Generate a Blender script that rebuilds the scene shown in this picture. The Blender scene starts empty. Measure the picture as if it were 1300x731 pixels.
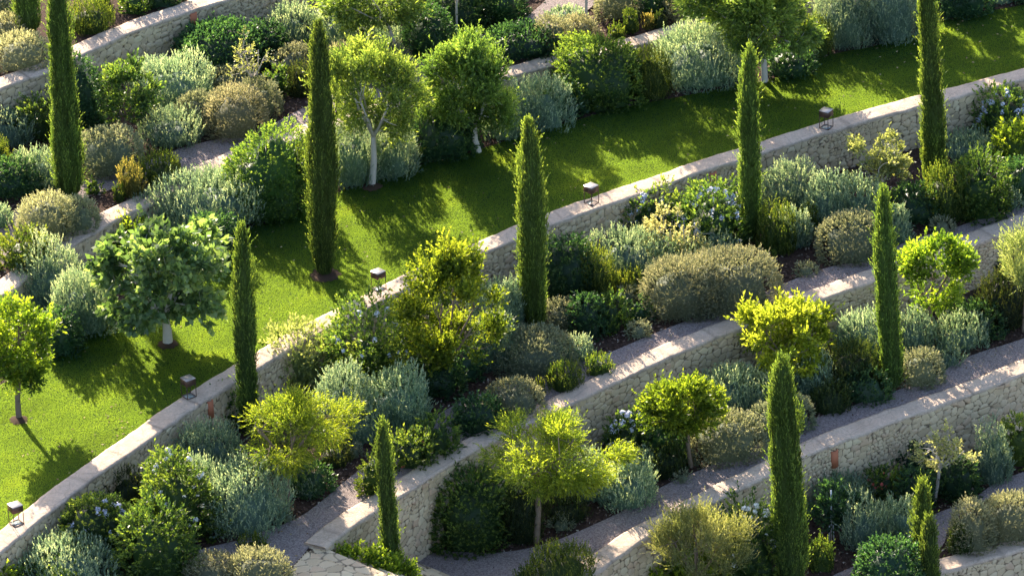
import bpy, math, random
import numpy as np
from mathutils import Vector, Matrix
rng = np.random.default_rng(7)
random.seed(7)
SC = bpy.context.scene
COL = SC.collection
pi = math.pi
# ------------------------------------------------------------------ camera
PITCH = math.radians(28.0); ROLL = math.radians(-2.0); DIST = 125.0; FPX = 7900.0
C0 = np.array([0.0, 0.0, -0.85])
Fw = np.array([0, math.cos(PITCH), -math.sin(PITCH)])
R0 = np.array([1.0, 0, 0]); U0 = np.array([0, math.sin(PITCH), math.cos(PITCH)])
Rt = R0*math.cos(ROLL) + U0*math.sin(ROLL)
Up = -R0*math.sin(ROLL) + U0*math.cos(ROLL)
CAM = C0 - DIST*Fw
SP, CP = math.sin(PITCH), math.cos(PITCH)
cd = bpy.data.cameras.new('camera'); co = bpy.data.objects.new('camera', cd); COL.objects.link(co)
cd.sensor_width = 36; cd.lens = FPX/1300*36; cd.clip_start = 1; cd.clip_end = 3000
M = Matrix(((Rt[0], Up[0], -Fw[0], CAM[0]), (Rt[1], Up[1], -Fw[1], CAM[1]), (Rt[2], Up[2], -Fw[2], CAM[2]), (0, 0, 0, 1)))
co.matrix_world = M
SC.camera = co
def ray(px, py):
    d = Fw + (px-650)/FPX*Rt - (py-365.5)/FPX*Up
    return d
def scale_at(p):
    return FPX/float(np.dot(np.asarray(p)-CAM, Fw))
def project(p):
    q = np.asarray(p)-CAM; w = np.dot(q, Fw)
    return 650+FPX*np.dot(q, Rt)/w, 365.5-FPX*np.dot(q, Up)/w
# ------------------------------------------------------------------ terrace levels (metres, lawn = 0)
X4 = [-30, -2.6, -1.2, 0.5, 3.0, 6.0, 30]; D4 = [1.62, 1.60, 1.50, 1.22, 1.0, 0.92, 0.92]
def L0(x, y): return 1.40
def L1(x, y): return 0.52
def L2(x, y): return 0.0
def L3(x, y): return -0.86
def L4(x, y): return L3(x, y) - float(np.interp(x, X4, D4))
def L5(x, y): return -2.95
def L6(x, y): return -3.85
LV = [L0, L1, L2, L3, L4, L5, L6]
def at(px, py, lev, dz=0.0):
    d = ray(px, py); z = -1.0; f = LV[lev] if isinstance(lev, int) else (lambda x, y: lev)
    for _ in range(12):
        t = (z-CAM[2])/d[2]; p = CAM+t*d; z = f(p[0], p[1])+dz
    t = (z-CAM[2])/d[2]
    return CAM+t*d
def at_y(px, py, y):
    d = ray(px, py); t = (y-CAM[1])/d[1]; return CAM+t*d
# ------------------------------------------------------------------ objects
def link(o, parent=None):
    COL.objects.link(o)
    if parent is not None: o.parent = parent
    return o
def tag(o, label=None, cat=None, group=None, kind=None):
    if label: o['label'] = label
    if cat: o['category'] = cat
    if group: o['group'] = group
    if kind: o['kind'] = kind
    return o
def empty(name, loc, label, cat, group=None, rz=0.0):
    o = bpy.data.objects.new(name, None); o.location = tuple(float(c) for c in loc); o.rotation_euler.z = rz
    o.empty_display_size = 0.2
    link(o); return tag(o, label, cat, group)
def mesh_np(name, V, quads=None, tris=None, attrs=None, smooth=False):
    me = bpy.data.meshes.new(name)
    V = np.ascontiguousarray(V, dtype=np.float32).reshape(-1, 3)
    nq = 0 if quads is None else len(quads); nt = 0 if tris is None else len(tris)
    idx = []; st = []; tot = []
    if nq: idx.append(np.asarray(quads, dtype=np.int32).ravel()); st.append(np.arange(nq)*4); tot.append(np.full(nq, 4))
    if nt: idx.append(np.asarray(tris, dtype=np.int32).ravel()); st.append(nq*4+np.arange(nt)*3); tot.append(np.full(nt, 3))
    idx = np.concatenate(idx); st = np.concatenate(st).astype(np.int32); tot = np.concatenate(tot).astype(np.int32)
    me.vertices.add(len(V)); me.vertices.foreach_set('co', V.ravel())
    me.loops.add(len(idx)); me.loops.foreach_set('vertex_index', idx.astype(np.int32))
    me.polygons.add(len(st)); me.polygons.foreach_set('loop_start', st); me.polygons.foreach_set('loop_total', tot)
    if smooth: me.polygons.foreach_set('use_smooth', np.ones(len(st), dtype=bool))
    if attrs:
        for k, a in attrs.items():
            at_ = me.attributes.new(k, 'FLOAT', 'POINT'); at_.data.foreach_set('value', np.ascontiguousarray(a, dtype=np.float32))
    me.update(calc_edges=True); me.validate()
    return me
def obj(name, me, mat, parent=None, loc=None):
    o = bpy.data.objects.new(name, me); link(o, parent)
    if mat is not None and len(me.materials) == 0: me.materials.append(mat)
    if loc is not None: o.location = tuple(float(c) for c in loc)
    return o
class MB:
    """collects grids, tubes and boxes into one mesh"""
    def __init__(s): s.V = []; s.Q = []; s.T = []; s.n = 0; s.A = []
    def add(s, V, Q=None, T=None, a=0.5):
        V = np.asarray(V, dtype=float).reshape(-1, 3)
        if Q is not None and len(Q): s.Q.append(np.asarray(Q).reshape(-1, 4)+s.n)
        if T is not None and len(T): s.T.append(np.asarray(T).reshape(-1, 3)+s.n)
        s.V.append(V); s.n += len(V)
        s.A.append(np.full(len(V), a) if np.isscalar(a) else np.asarray(a))
    def box(s, c, size, rz=0.0, bev=0.0):
        hx, hy, hz = [v/2 for v in size]; b = min(bev, hx*.9, hy*.9, hz*.9)
        if b <= 0:
            P = np.array([[x, y, z] for z in (-hz, hz) for y in (-hy, hy) for x in (-hx, hx)])
            Q = [[0, 2, 3, 1], [4, 5, 7, 6], [0, 1, 5, 4], [2, 6, 7, 3], [0, 4, 6, 2], [1, 3, 7, 5]]
        else:
            P = []
            def ringz(z, ex):
                return [[-hx+ex+0, -hy+0+ex, z], [hx-ex, -hy+ex, z], [hx-ex, hy-ex, z], [-hx+ex, hy-ex, z]]
            P = ringz(-hz, b)+ringz(-hz+b, 0)+ringz(hz-b, 0)+ringz(hz, b)
            Q = [[3, 2, 1, 0], [12, 13, 14, 15]]
            for r in range(3):
                for i in range(4):
                    j = (i+1) % 4; Q.append([r*4+i, r*4+j, r*4+4+j, r*4+4+i])
            P = np.array(P)
        cs, sn = math.cos(rz), math.sin(rz)
        P = np.stack([P[:, 0]*cs-P[:, 1]*sn, P[:, 0]*sn+P[:, 1]*cs, P[:, 2]], 1)+np.asarray(c)
        s.add(P, Q)
    def tube(s, pts, rad, n=7, cap=True, a=0.5):
        pts = np.asarray(pts, float); rad = np.broadcast_to(rad, (len(pts),))
        k = len(pts); tan = np.gradient(pts, axis=0); tan /= np.linalg.norm(tan, axis=1)[:, None]+1e-9
        ref = np.array([0.31, 0.95, 0.12]); V = []
        for i in range(k):
            u = np.cross(tan[i], ref); u /= np.linalg.norm(u)+1e-9; w = np.cross(tan[i], u)
            an = np.arange(n)*2*pi/n
            V.append(pts[i]+rad[i]*(np.cos(an)[:, None]*u+np.sin(an)[:, None]*w))
        V = np.concatenate(V); Q = []
        for i in range(k-1):
            for j in range(n):
                Q.append([i*n+j, i*n+(j+1) % n, (i+1)*n+(j+1) % n, (i+1)*n+j])
        T = []
        if cap:
            V = np.vstack([V, pts[-1]+tan[-1]*rad[-1]*.5, pts[0]])
            for j in range(n):
                T.append([(k-1)*n+j, (k-1)*n+(j+1) % n, k*n]); T.append([(j+1) % n, j, k*n+1])
        s.add(V, Q, T, a)
    def leaves(s, V, a):
        n = len(V)//4; s.add(V, np.arange(n*4).reshape(n, 4), None, a)
    def mesh(s, name, smooth=False):
        return mesh_np(name, np.concatenate(s.V), np.concatenate(s.Q) if s.Q else None, np.concatenate(s.T) if s.T else None,
                       {'v': np.concatenate(s.A)}, smooth)
# ------------------------------------------------------------------ lines
def catmull(P, step):
    P = np.asarray(P, float); n = len(P)
    out = []
    for i in range(n-1):
        p0 = P[max(i-1, 0)]; p1 = P[i]; p2 = P[i+1]; p3 = P[min(i+2, n-1)]
        L = np.linalg.norm(p2-p1); k = max(1, int(L/step)*1)
        k = max(k, 2)
        t = (np.arange(k)/k)[:, None]
        out.append(0.5*((2*p1)+(-p0+p2)*t+(2*p0-5*p1+4*p2-p3)*t*t+(-p0+3*p1-3*p2+p3)*t**3))
    out.append(P[-1:]); return np.concatenate(out)
def resample(P, n=None, step=None):
    P = np.asarray(P, float); d = np.concatenate([[0], np.cumsum(np.linalg.norm(np.diff(P, axis=0), axis=1))])
    if n is None: n = max(2, int(d[-1]/step)+1)
    s = np.linspace(0, d[-1], n)
    return np.stack([np.interp(s, d, P[:, k]) for k in range(P.shape[1])], 1)
def normals2(P):
    t = np.gradient(P[:, :2], axis=0); t /= np.linalg.norm(t, axis=1)[:, None]+1e-9
    return np.stack([t[:, 1], -t[:, 0]], 1)      # towards the viewer side
def pxline(pts, lev, dz=0.0, step=0.3):
    return resample(catmull([at(x, y, lev, dz) for x, y in pts], step), step=step)
def grid_quads(nr, nc):
    i = np.arange(nr-1)[:, None]*nc+np.arange(nc-1)[None, :]
    return np.stack([i, i+1, i+nc+1, i+nc], -1).reshape(-1, 4)
# ------------------------------------------------------------------ value noise
def vnoise(x, y, seed=0):
    xi = np.floor(x).astype(np.int64); yi = np.floor(y).astype(np.int64); fx = x-xi; fy = y-yi
    fx = fx*fx*(3-2*fx); fy = fy*fy*(3-2*fy)
    def h(a, b):
        n = (a*374761393+b*668265263+seed*1442695041) & 0x7fffffff
        n = ((n ^ (n >> 13))*1274126177) & 0x7fffffff
        return ((n ^ (n >> 16)) & 0xffff)/65535.0
    return (h(xi, yi)*(1-fx)+h(xi+1, yi)*fx)*(1-fy)+(h(xi, yi+1)*(1-fx)+h(xi+1, yi+1)*fx)*fy
def fbm(x, y, seed=0, o=3):
    r = 0; a = .5
    for k in range(o): r = r+a*vnoise(x*2**k, y*2**k, seed+k); a *= .5
    return r
def hash2(a, b, seed):
    n = (a*374761393+b*668265263+seed*974634777) & 0x7fffffff
    n = ((n ^ (n >> 13))*1274126177) & 0x7fffffff
    return ((n ^ (n >> 16)) & 0xffff)/65535.0
def voronoi(x, y, seed):
    xi = np.floor(x).astype(np.int64); yi = np.floor(y).astype(np.int64)
    f1 = np.full(x.shape, 9.0); f2 = np.full(x.shape, 9.0); idn = np.zeros(x.shape)
    for dx in (-1, 0, 1):
        for dy in (-1, 0, 1):
            cx = xi+dx; cy = yi+dy
            px = cx+.1+.8*hash2(cx, cy, seed); py = cy+.1+.8*hash2(cx, cy, seed+5)
            d = np.hypot(px-x, py-y); idv = hash2(cx, cy, seed+9)
            m = d < f1
            f2 = np.where(m, f1, np.minimum(f2, d)); idn = np.where(m, idv, idn); f1 = np.where(m, d, f1)
    return f1, f2-f1, idn
# ------------------------------------------------------------------ materials
class NT:
    def __init__(s, name):
        s.m = bpy.data.materials.new(name); s.m.use_nodes = True; s.t = s.m.node_tree
        s.t.nodes.clear(); s.out = s.t.nodes.new('ShaderNodeOutputMaterial')
    def n(s, typ, **kw):
        nd = s.t.nodes.new('ShaderNode'+typ)
        for k, v in kw.items():
            if k.startswith('i_'):
                nd.inputs[k[2:].replace('_', ' ')].default_value = v
            else: setattr(nd, k, v)
        return nd
    def l(s, a, b): s.t.links.new(a, b)
    def math(s, op, a, b=None, clamp=False):
        m = s.n('Math', operation=op, use_clamp=clamp)
        for i, v in enumerate((a, b)):
            if v is None: continue
            if isinstance(v, (int, float)): m.inputs[i].default_value = v
            else: s.l(v, m.inputs[i])
        return m.outputs[0]
    def mix(s, f, a, b, typ='MIX'):
        m = s.n('Mix', data_type='RGBA', blend_type=typ)
        for k, v in ((0, f), (6, a), (7, b)):
            if isinstance(v, (int, float)): m.inputs[k].default_value = v
            elif isinstance(v, tuple): m.inputs[k].default_value = (*v[:3], 1)
            else: s.l(v, m.inputs[k])
        return m.outputs[2]
    def ramp(s, f, stops):
        r = s.n('ValToRGB'); e = r.color_ramp.elements
        while len(e) < len(stops): e.new(0.5)
        for q, (p, c) in zip(e, stops): q.position = p; q.color = (*c, 1)
        s.l(f, r.inputs[0]); return r.outputs[0]
    def attr(s, name): return s.n('Attribute', attribute_name=name).outputs['Fac']
    def noise(s, scale, detail=4, rough=.6, vec=None):
        nd = s.n('TexNoise'); nd.inputs['Scale'].default_value = scale; nd.inputs['Detail'].default_value = detail
        nd.inputs['Roughness'].default_value = rough
        if vec is not None: s.l(vec, nd.inputs['Vector'])
        return nd.outputs['Fac']
    def pos(s): return s.n('NewGeometry').outputs['Position']
    def bump(s, h, dist, strength=1.0):
        b = s.n('Bump'); b.inputs['Distance'].default_value = dist; b.inputs['Strength'].default_value = strength
        s.l(h, b.inputs['Height']); return b.outputs[0]
    def principled(s, col, rough=.9, spec=.2, normal=None, metal=0.0):
        p = s.n('BsdfPrincipled'); p.inputs['Roughness'].default_value = rough
        p.inputs['Specular IOR Level'].default_value = spec; p.inputs['Metallic'].default_value = metal
        if isinstance(col, tuple): p.inputs['Base Color'].default_value = (*col, 1)
        else: s.l(col, p.inputs['Base Color'])
        if normal is not None: s.l(normal, p.inputs['Normal'])
        return p.outputs[0]
    def done(s, sh): s.l(sh, s.out.inputs['Surface']); return s.m
TB = 1.75
def foliage_mat(name, lo, mid, hi, trans=.35, tcol=None, rough=.55, spec=.25, hue=.02, val=.18):
    t = NT(name); v = t.attr('v')
    col = t.ramp(v, [(0.0, lo), (0.5, mid), (1.0, hi)])
    oi = t.n('ObjectInfo').outputs['Random']
    hs = t.n('HueSaturation')
    t.l(t.math('ADD', t.math('MULTIPLY', oi, hue*2), .5-hue), hs.inputs['Hue'])
    r2 = t.math('FRACT', t.math('MULTIPLY', oi, 7.31))
    t.l(t.math('ADD', t.math('MULTIPLY', r2, val*2), 1-val), hs.inputs['Value'])
    t.l(col, hs.inputs['Color']); c = hs.outputs[0]
    big = t.noise(1.7, 2, .5, t.pos())
    c = t.mix(t.math('MULTIPLY', big, .5), c, t.mix(1.0, c, (0.72, 0.85, 0.75), 'MULTIPLY'))
    p = t.principled(c, rough, spec+.1)
    tr = t.n('BsdfTranslucent')
    tcl = tuple(x*TB for x in (tcol or (1.35, 1.25, .6)))
    tc = t.mix(1.0, c, tcl, 'MULTIPLY'); t.l(tc, tr.inputs[0])
    mx = t.n('MixShader'); mx.inputs[0].default_value = trans+.1; t.l(p, mx.inputs[1]); t.l(tr.outputs[0], mx.inputs[2])
    return t.done(mx.outputs[0])
MT = {}
MT['cypress'] = foliage_mat('cypress_foliage', (.04, .058, .02), (.085, .145, .045), (.25, .33, .085), .35, (1.3, 1.2, .45), hue=.008)
MT['silver'] = foliage_mat('silver_foliage', (.075, .125, .11), (.165, .25, .215), (.42, .48, .39), .3, (1.25, 1.15, .55), .6, .2)
MT['mound'] = foliage_mat('grey_mound_foliage', (.10, .125, .085), (.20, .23, .165), (.38, .38, .28), .25, (1.2, 1.05, .6), .7, .15)
MT['tan'] = foliage_mat('dry_mound_foliage', (.13, .14, .10), (.24, .25, .175), (.47, .44, .32), .25, (1.15, 1.05, .6), .75, .12)
MT['evergreen'] = foliage_mat('evergreen_foliage', (.014, .040, .024), (.040, .092, .050), (.11, .18, .075), .3, (1.3, 1.35, .5), .45, .35)
MT['leafy'] = foliage_mat('leafy_foliage', (.022, .052, .024), (.06, .108, .042), (.19, .25, .065), .42, (1.3, 1.25, .4), .45, .35, hue=.01)
MT['gold'] = foliage_mat('golden_foliage', (.025, .048, .014), (.065, .10, .026), (.21, .23, .055), .38, (1.2, 1.2, .4), .55, .25)
MT['amber'] = foliage_mat('amber_foliage', (.06, .075, .02), (.17, .16, .05), (.42, .33, .12), .38, (1.05, 1.0, .5), .6, .2)
MT['dark'] = foliage_mat('dark_spiky_foliage', (.013, .026, .012), (.03, .05, .018), (.10, .11, .035), .3, (1.2, 1.2, .45), .55, .25)
MT['citrus'] = foliage_mat('citrus_leaves', (.035, .075, .018), (.125, .19, .035), (.34, .40, .06), .48, (1.25, 1.22, .35), .42, .4, hue=.007)
MT['feathery'] = foliage_mat('feathery_leaves', (.05, .095, .02), (.15, .205, .035), (.35, .39, .06), .5, (1.25, 1.2, .4), .5, .3, hue=.006)
MT['figleaf'] = foliage_mat('fig_leaves', (.05, .09, .045), (.14, .205, .10), (.34, .40, .22), .35, (1.2, 1.2, .4), .45, .4)
MT['greygreen'] = foliage_mat('grey_green_leaves', (.05, .09, .035), (.14, .20, .06), (.32, .37, .11), .42, (1.2, 1.2, .45), .5, .3)
MT['olive'] = foliage_mat('olive_leaves', (.10, .14, .06), (.21, .25, .12), (.38, .40, .22), .35, (1.3, 1.2, .5), .5, .3)
MT['lemonleaf'] = foliage_mat('yellow_green_leaves', (.08, .13, .02), (.21, .26, .04), (.42, .45, .08), .5, (1.2, 1.15, .4), .45, .3, hue=.006)
MT['yellow'] = foliage_mat('autumn_leaves', (.18, .19, .08), (.36, .35, .17), (.58, .53, .28), .4, (1.0, .95, .6), .55, .2)
def m_bark(name, a, b):
    t = NT(name); n = t.noise(14, 5, .7, t.pos()); col = t.mix(n, a, b)
    return t.done(t.principled(col, .85, .15, t.bump(t.noise(45, 4, .6, t.pos()), .01, .7)))
MT['bark_pale'] = m_bark('pale_bark', (.42, .37, .33), (.62, .56, .50))
MT['bark_brown'] = m_bark('brown_bark', (.12, .085, .06), (.30, .23, .17))
def m_stone():
    t = NT('stone_masonry'); sid = t.attr('sid'); ed = t.attr('edge'); P = t.pos()
    stone = t.ramp(sid, [(0, (.46, .33, .20)), (.15, (.68, .50, .31)), (.35, (.80, .62, .41)), (.5, (.64, .47, .31)), (.65, (.82, .67, .45)), (.8, (.74, .53, .35)), (.92, (.62, .38, .25)), (1, (.54, .43, .30))])
    n = t.noise(7, 5, .7, P); stone = t.mix(t.math('MULTIPLY', n, .45), stone, (.46, .37, .28))
    n2 = t.noise(55, 3, .7, P); stone = t.mix(t.math('MULTIPLY', n2, .4), stone, (.80, .69, .50))
    big = t.ramp(t.noise(.8, 4, .65, P), [(.42, (0, 0, 0)), (.62, (1, 1, 1))]); stone = t.mix(t.math('MULTIPLY', big, .25), stone, (.44, .37, .29))
    e = t.ramp(ed, [(0.0, (0, 0, 0)), (.05, (.1, .1, .1)), (.15, (1, 1, 1))])
    mort_shade = t.mix(t.ramp(t.noise(5, 4, .6, P), [(.4, (0, 0, 0)), (.6, (1, 1, 1))]), (.10, .07, .05), (.38, .30, .22))  # mortar, its colour darkened to paint the shade of the recessed joints
    col = t.mix(e, mort_shade, stone)
    return t.done(t.principled(col, .92, .12, t.bump(t.noise(70, 5, .7, P), .012, .9)))
MT['stone'] = m_stone()
def m_coping():
    t = NT('coping_plaster'); P = t.pos()
    n = t.noise(1.6, 6, .7, P); c = t.ramp(n, [(.3, (.42, .30, .24)), (.48, (.60, .45, .36)), (.6, (.67, .51, .41)), (.75, (.74, .60, .49))])
    n2 = t.noise(20, 6, .8, P); c = t.mix(t.ramp(n2, [(.42, (0, 0, 0)), (.66, (.85, .85, .85))]), c, (.36, .27, .21))
    n3 = t.noise(70, 3, .7, P); c = t.mix(t.math('MULTIPLY', n3, .35), c, (.82, .72, .60))
    v = t.n('TexVoronoi', feature='DISTANCE_TO_EDGE'); v.inputs['Scale'].default_value = 2.6; t.l(P, v.inputs['Vector'])
    cr = t.ramp(v.outputs['Distance'], [(0.0, (1, 1, 1)), (.025, (0, 0, 0))]); c = t.mix(t.math('MULTIPLY', cr, .45), c, (.28, .21, .17))
    j = t.attr('joint'); c = t.mix(t.math('MULTIPLY', j, .7), c, (.22, .17, .14))
    return t.done(t.principled(c, .9, .15, t.bump(t.math('ADD', t.noise(30, 6, .8, P), t.noise(6, 3, .6, P)), .02, .9)))
MT['coping'] = m_coping()
def m_gravel():
    t = NT('gravel'); P = t.pos()
    v = t.n('TexVoronoi'); v.inputs['Scale'].default_value = 42; t.l(P, v.inputs['Vector'])
    n = t.noise(1.4, 4, .6, P); base = t.ramp(n, [(.3, (.22, .17, .17)), (.7, (.30, .24, .24))])
    sp = t.n('SeparateColor'); t.l(v.outputs['Color'], sp.inputs[0])
    c = t.mix(t.math('MULTIPLY', sp.outputs[0], .75), base, (.42, .36, .35))
    c = t.mix(t.math('MULTIPLY', t.math('GREATER_THAN', sp.outputs[1], .72), .55), c, (.15, .12, .115))
    b = t.bump(t.math('ADD', v.outputs['Distance'], t.noise(9, 4, .6, P)), .03, .8)
    return t.done(t.principled(c, .95, .1, b))
MT['gravel'] = m_gravel()
def m_soil():
    t = NT('bark_mulch_soil'); P = t.pos(); n = t.noise(22, 6, .75, P)
    c = t.ramp(n, [(.3, (.035, .02, .017)), (.55, (.085, .05, .042)), (.75, (.17, .11, .09))])
    c = t.mix(t.math('MULTIPLY', t.noise(1.1, 3, .5, P), .5), c, (.12, .085, .065))
    return t.done(t.principled(c, .95, .1, t.bump(n, .06, 1.0)))
MT['soil'] = m_soil()
def m_chip():
    t = NT('bark_chip'); v = t.attr('v')
    c = t.ramp(v, [(0, (.03, .017, .013)), (.5, (.10, .058, .045)), (.85, (.20, .13, .10)), (.93, (.33, .27, .22)), (1, (.42, .37, .32))])
    return t.done(t.principled(c, .9, .15))
MT['chip'] = m_chip()
def m_litter():
    t = NT('leaf_litter'); c = t.ramp(t.attr('v'), [(.3, (.10, .06, .04)), (.6, (.30, .20, .10)), (.93, (.42, .36, .20))]); return t.done(t.principled(c, .8, .2))
MT['litter'] = m_litter()
def m_turf():
    t = NT('turf'); P = t.pos(); n = t.noise(1.3, 5, .6, P)
    c = t.ramp(n, [(.3, (.009, .035, .016)), (.55, (.014, .045, .018)), (.75, (.02, .055, .02))])
    n2 = t.noise(40, 4, .7, P); c = t.mix(t.math('MULTIPLY', n2, .6), c, (.03, .08, .01))
    return t.done(t.principled(c, .85, .15, t.bump(n2, .05, 1)))
MT['turf'] = m_turf()
def m_blade():
    t = NT('grass_blade'); v = t.attr('v'); P = t.pos()
    c = t.ramp(v, [(0, (.008, .045, .026)), (.55, (.011, .062, .033)), (1, (.018, .085, .035))])
    n = t.noise(.9, 5, .65, P); c = t.mix(t.math('MULTIPLY', n, .6), c, t.mix(1.0, c, (1.25, 1.08, .9), 'MULTIPLY'))
    p = t.principled(c, .55, .25); tr = t.n('BsdfTranslucent'); t.l(t.mix(1.0, c, (23.5, 6.6, 1.3), 'MULTIPLY'), tr.inputs[0])
    mx = t.n('MixShader'); mx.inputs[0].default_value = .72; t.l(p, mx.inputs[1]); t.l(tr.outputs[0], mx.inputs[2])
    return t.done(mx.outputs[0])
MT['blade'] = m_blade()
def m_plain(name, col, rough=.5, metal=0.0, spec=.4, var=.25, sc=20):
    t = NT(name); n = t.noise(sc, 4, .6, t.pos()); c = t.mix(t.math('MULTIPLY', n, var*2), col, tuple(x*.6 for x in col))
    return t.done(t.principled(c, rough, spec, None, metal))
MT['bronze'] = m_plain('bronze_metal', (.13, .075, .06), .45, .5)
MT['captop'] = m_plain('brushed_metal', (.42, .39, .38), .35, .6)
MT['glassy'] = m_plain('frosted_glass_plate', (.30, .35, .35), .15, 0, .6)
MT['terracotta'] = m_plain('terracotta', (.56, .20, .11), .8, 0, .2)
MT['white_paint'] = m_plain('white_painted_metal', (.75, .76, .80), .5, 0, .4)
MT['petal'] = m_plain('pale_petals', (.66, .70, .86), .6, 0, .3, .1)
MT['petalw'] = m_plain('white_petals', (.85, .86, .84), .6, 0, .3, .08)
MT['petalr'] = m_plain('coral_petals', (.70, .15, .11), .6, 0, .3, .2)
MT['lemon'] = m_plain('fruit_skin', (.75, .55, .06), .5, 0, .4, .1)
MT['darkwood'] = m_plain('dark_wood', (.045, .035, .035), .8)
MT['polestake'] = m_plain('weathered_stake', (.36, .28, .22), .85)
MT['tint'] = m_plain('earth_ring', (.075, .048, .034), .95, 0, .1, .4)
# ------------------------------------------------------------------ wall lines traced as the upper front edge, left to right
W0 = [(-330, 250), (-160, 185), (0, 113), (62, 90), (113, 65), (164, 42), (205, 27), (260, 8), (320, -8), (420, -35), (600, -85), (900, -165), (1300, -275), (1600, -350)]
W1 = [(-330, 590), (-160, 475), (0, 377), (30, 356), (68, 326), (109, 301), (150, 277), (202, 253), (250, 228), (300, 205), (359, 185), (395, 170), (480, 145), (560, 122), (670, 91), (740, 74), (797, 61), (831, 52), (886, 35), (940, 18), (1000, 0), (1100, -30), (1300, -85), (1600, -160)]
W2 = [(-330, 960), (-160, 820), (0, 700), (34, 672), (73, 641), (116, 608), (164, 575), (205, 546), (246, 517), (294, 486), (340, 459), (380, 435), (434, 407), (480, 384), (530, 359), (590, 331), (655, 303), (691, 288), (766, 261), (828, 240), (896, 216), (941, 202), (1004, 182), (1052, 167), (1161, 136), (1202, 126), (1267, 109), (1300, 100), (1400, 74), (1600, 25)]
W3 = [(412, 695), (431, 679), (462, 657), (482, 645), (510, 628), (544, 606), (575, 587), (609, 568), (657, 545), (700, 524), (763, 494), (821, 466), (862, 447), (903, 430), (941, 415), (990, 397), (1038, 381), (1107, 357), (1165, 336), (1223, 315), (1295, 287), (1400, 250), (1600, 190)]
W4 = [(560, 880), (660, 790), (740, 737), (787, 704), (824, 680), (869, 656), (924, 628), (980, 600), (1035, 573), (1117, 541), (1199, 512), (1264, 488), (1300, 473), (1400, 435), (1600, 370)]
W5 = [(960, 900), (1080, 790), (1140, 752), (1192, 727), (1244, 712), (1300, 695), (1400, 660), (1600, 600)]
WT = 0.45; TOP = 0.07
def wline(pts, lev): return pxline(pts, lev, TOP, 0.12)
LW0, LW1, LW2, LW3, LW4, LW5 = [wline(w, k) for k, w in enumerate((W0, W1, W2, W3, W4, W5))]
def offs(L, d):                       # + = away from the viewer
    n = normals2(L); P = L.copy(); P[:, :2] -= n*d; return P
def strip(name, A, B, lev, mat, dz, rows=10, n=None, relief=0.0):
    """ground sheet between two lines"""
    n = n or 160
    A = resample(A, n); B = resample(B, n)
    t = np.linspace(0, 1, rows)[:, None, None]
    P = A[None]*(1-t)+B[None]*t
    f = LV[lev]
    Z = np.array([[f(x, y) for x, y in zip(r[:, 0], r[:, 1])] for r in P])
    P[:, :, 2] = Z+dz
    if relief: P[:, :, 2] -= relief*fbm(P[:, :, 0]*1.3, P[:, :, 1]*1.3, 3)
    me = mesh_np(name, P.reshape(-1, 3), grid_quads(rows, n), None, None, True)
    o = obj(name, me, mat); tag(o, kind='structure'); return o
def nearest_on(P, L):
    out = []
    for p in P:
        d = np.hypot(L[:, 0]-p[0], L[:, 1]-p[1]); out.append(L[int(np.argmin(d))])
    return np.array(out)
# base land below and around everything
gp = []
far = 900
base = mesh_np('ground', [[-far, -far, -4.05], [far, -far, -4.05], [far, far, -4.05], [-far, far, -4.05]], [[0, 1, 2, 3]])
tag(obj('ground', base, MT['soil']), kind='structure')
def shift(L, dx, dy): Q = L.copy(); Q[:, 0] += dx; Q[:, 1] += dy; return Q
mid = lambda L: offs(L, WT*.5)
L3ext = np.concatenate([pxline([(120, 980), (250, 840), (330, 762), (369, 724), (391, 699)], 3, 0, .12)[:-1], offs(LW3, WT*.5)])
L6b = pxline([(900, 1100), (1200, 950), (1700, 800)], 6, 0, .3)
strip('terrace_soil', mid(LW0), shift(mid(LW0), -4, 14), 0, MT['soil'], 0, 12, relief=.05)
strip('terrace_soil', mid(LW1), mid(LW0), 1, MT['soil'], 0, 14, relief=.03)
strip('terrace_soil', mid(LW2), mid(LW1), 2, MT['soil'], 0, 14, relief=.03)
strip('terrace_soil', L3ext, mid(LW2), 3, MT['soil'], 0, 14, relief=.03)
strip('terrace_soil', mid(LW4), mid(L3ext), 4, MT['soil'], 0, 14, relief=.03)
strip('terrace_soil', mid(LW5), mid(LW4), 5, MT['soil'], 0, 14, relief=.03)
strip('terrace_soil', L6b, mid(LW5), 6, MT['soil'], 0, 8, relief=.03)
# lawn
lawn_back = pxline([(-330, 700), (-160, 580), (-20, 500), (60, 462), (100, 432), (140, 404), (200, 372), (250, 330), (294, 298), (330, 287), (393, 262), (428, 246), (475, 232), (530, 212), (585, 199), (655, 176), (718, 158), (794, 137), (855, 126), (941, 109), (990, 99), (1052, 72), (1107, 61), (1161, 44), (1209, 25), (1300, 8), (1400, -10), (1600, -60)], 2, 0, .2)
def strip_near(name, back, Lfront, lev, mat, dz, rows=8, inset=.1, under=True):
    fr = nearest_on(back, offs(Lfront, inset))
    t = np.linspace(0, 1, rows)[:, None, None]; P = fr[None]*(1-t)+back[None]*t
    f = LV[lev]
    for r in P:
        for q in r: q[2] = f(q[0], q[1])+dz
    me = mesh_np(name, P.reshape(-1, 3), grid_quads(rows, len(back)), None, None, True)
    return tag(obj(name, me, mat), kind='structure'), fr
lawn_o, lawn_fr = strip_near('lawn', lawn_back, offs(LW2, 0), 2, MT['turf'], .02, 10, WT-.12)
def clean_poly(A, B):
    return np.concatenate([A[:, :2], B[::-1, :2]])
def inpoly(x, y, poly):
    c = np.zeros(x.shape, bool); n = len(poly); j = n-1
    for i in range(n):
        xi, yi = poly[i]; xj, yj = poly[j]
        m = ((yi > y) != (yj > y)) & (x < (xj-xi)*(y-yi)/(yj-yi+1e-12)+xi)
        c ^= m; j = i
    return c
lawn_poly = np.concatenate([lawn_back[:, :2], offs(LW2, WT+.01)[::-1, :2]])
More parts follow.
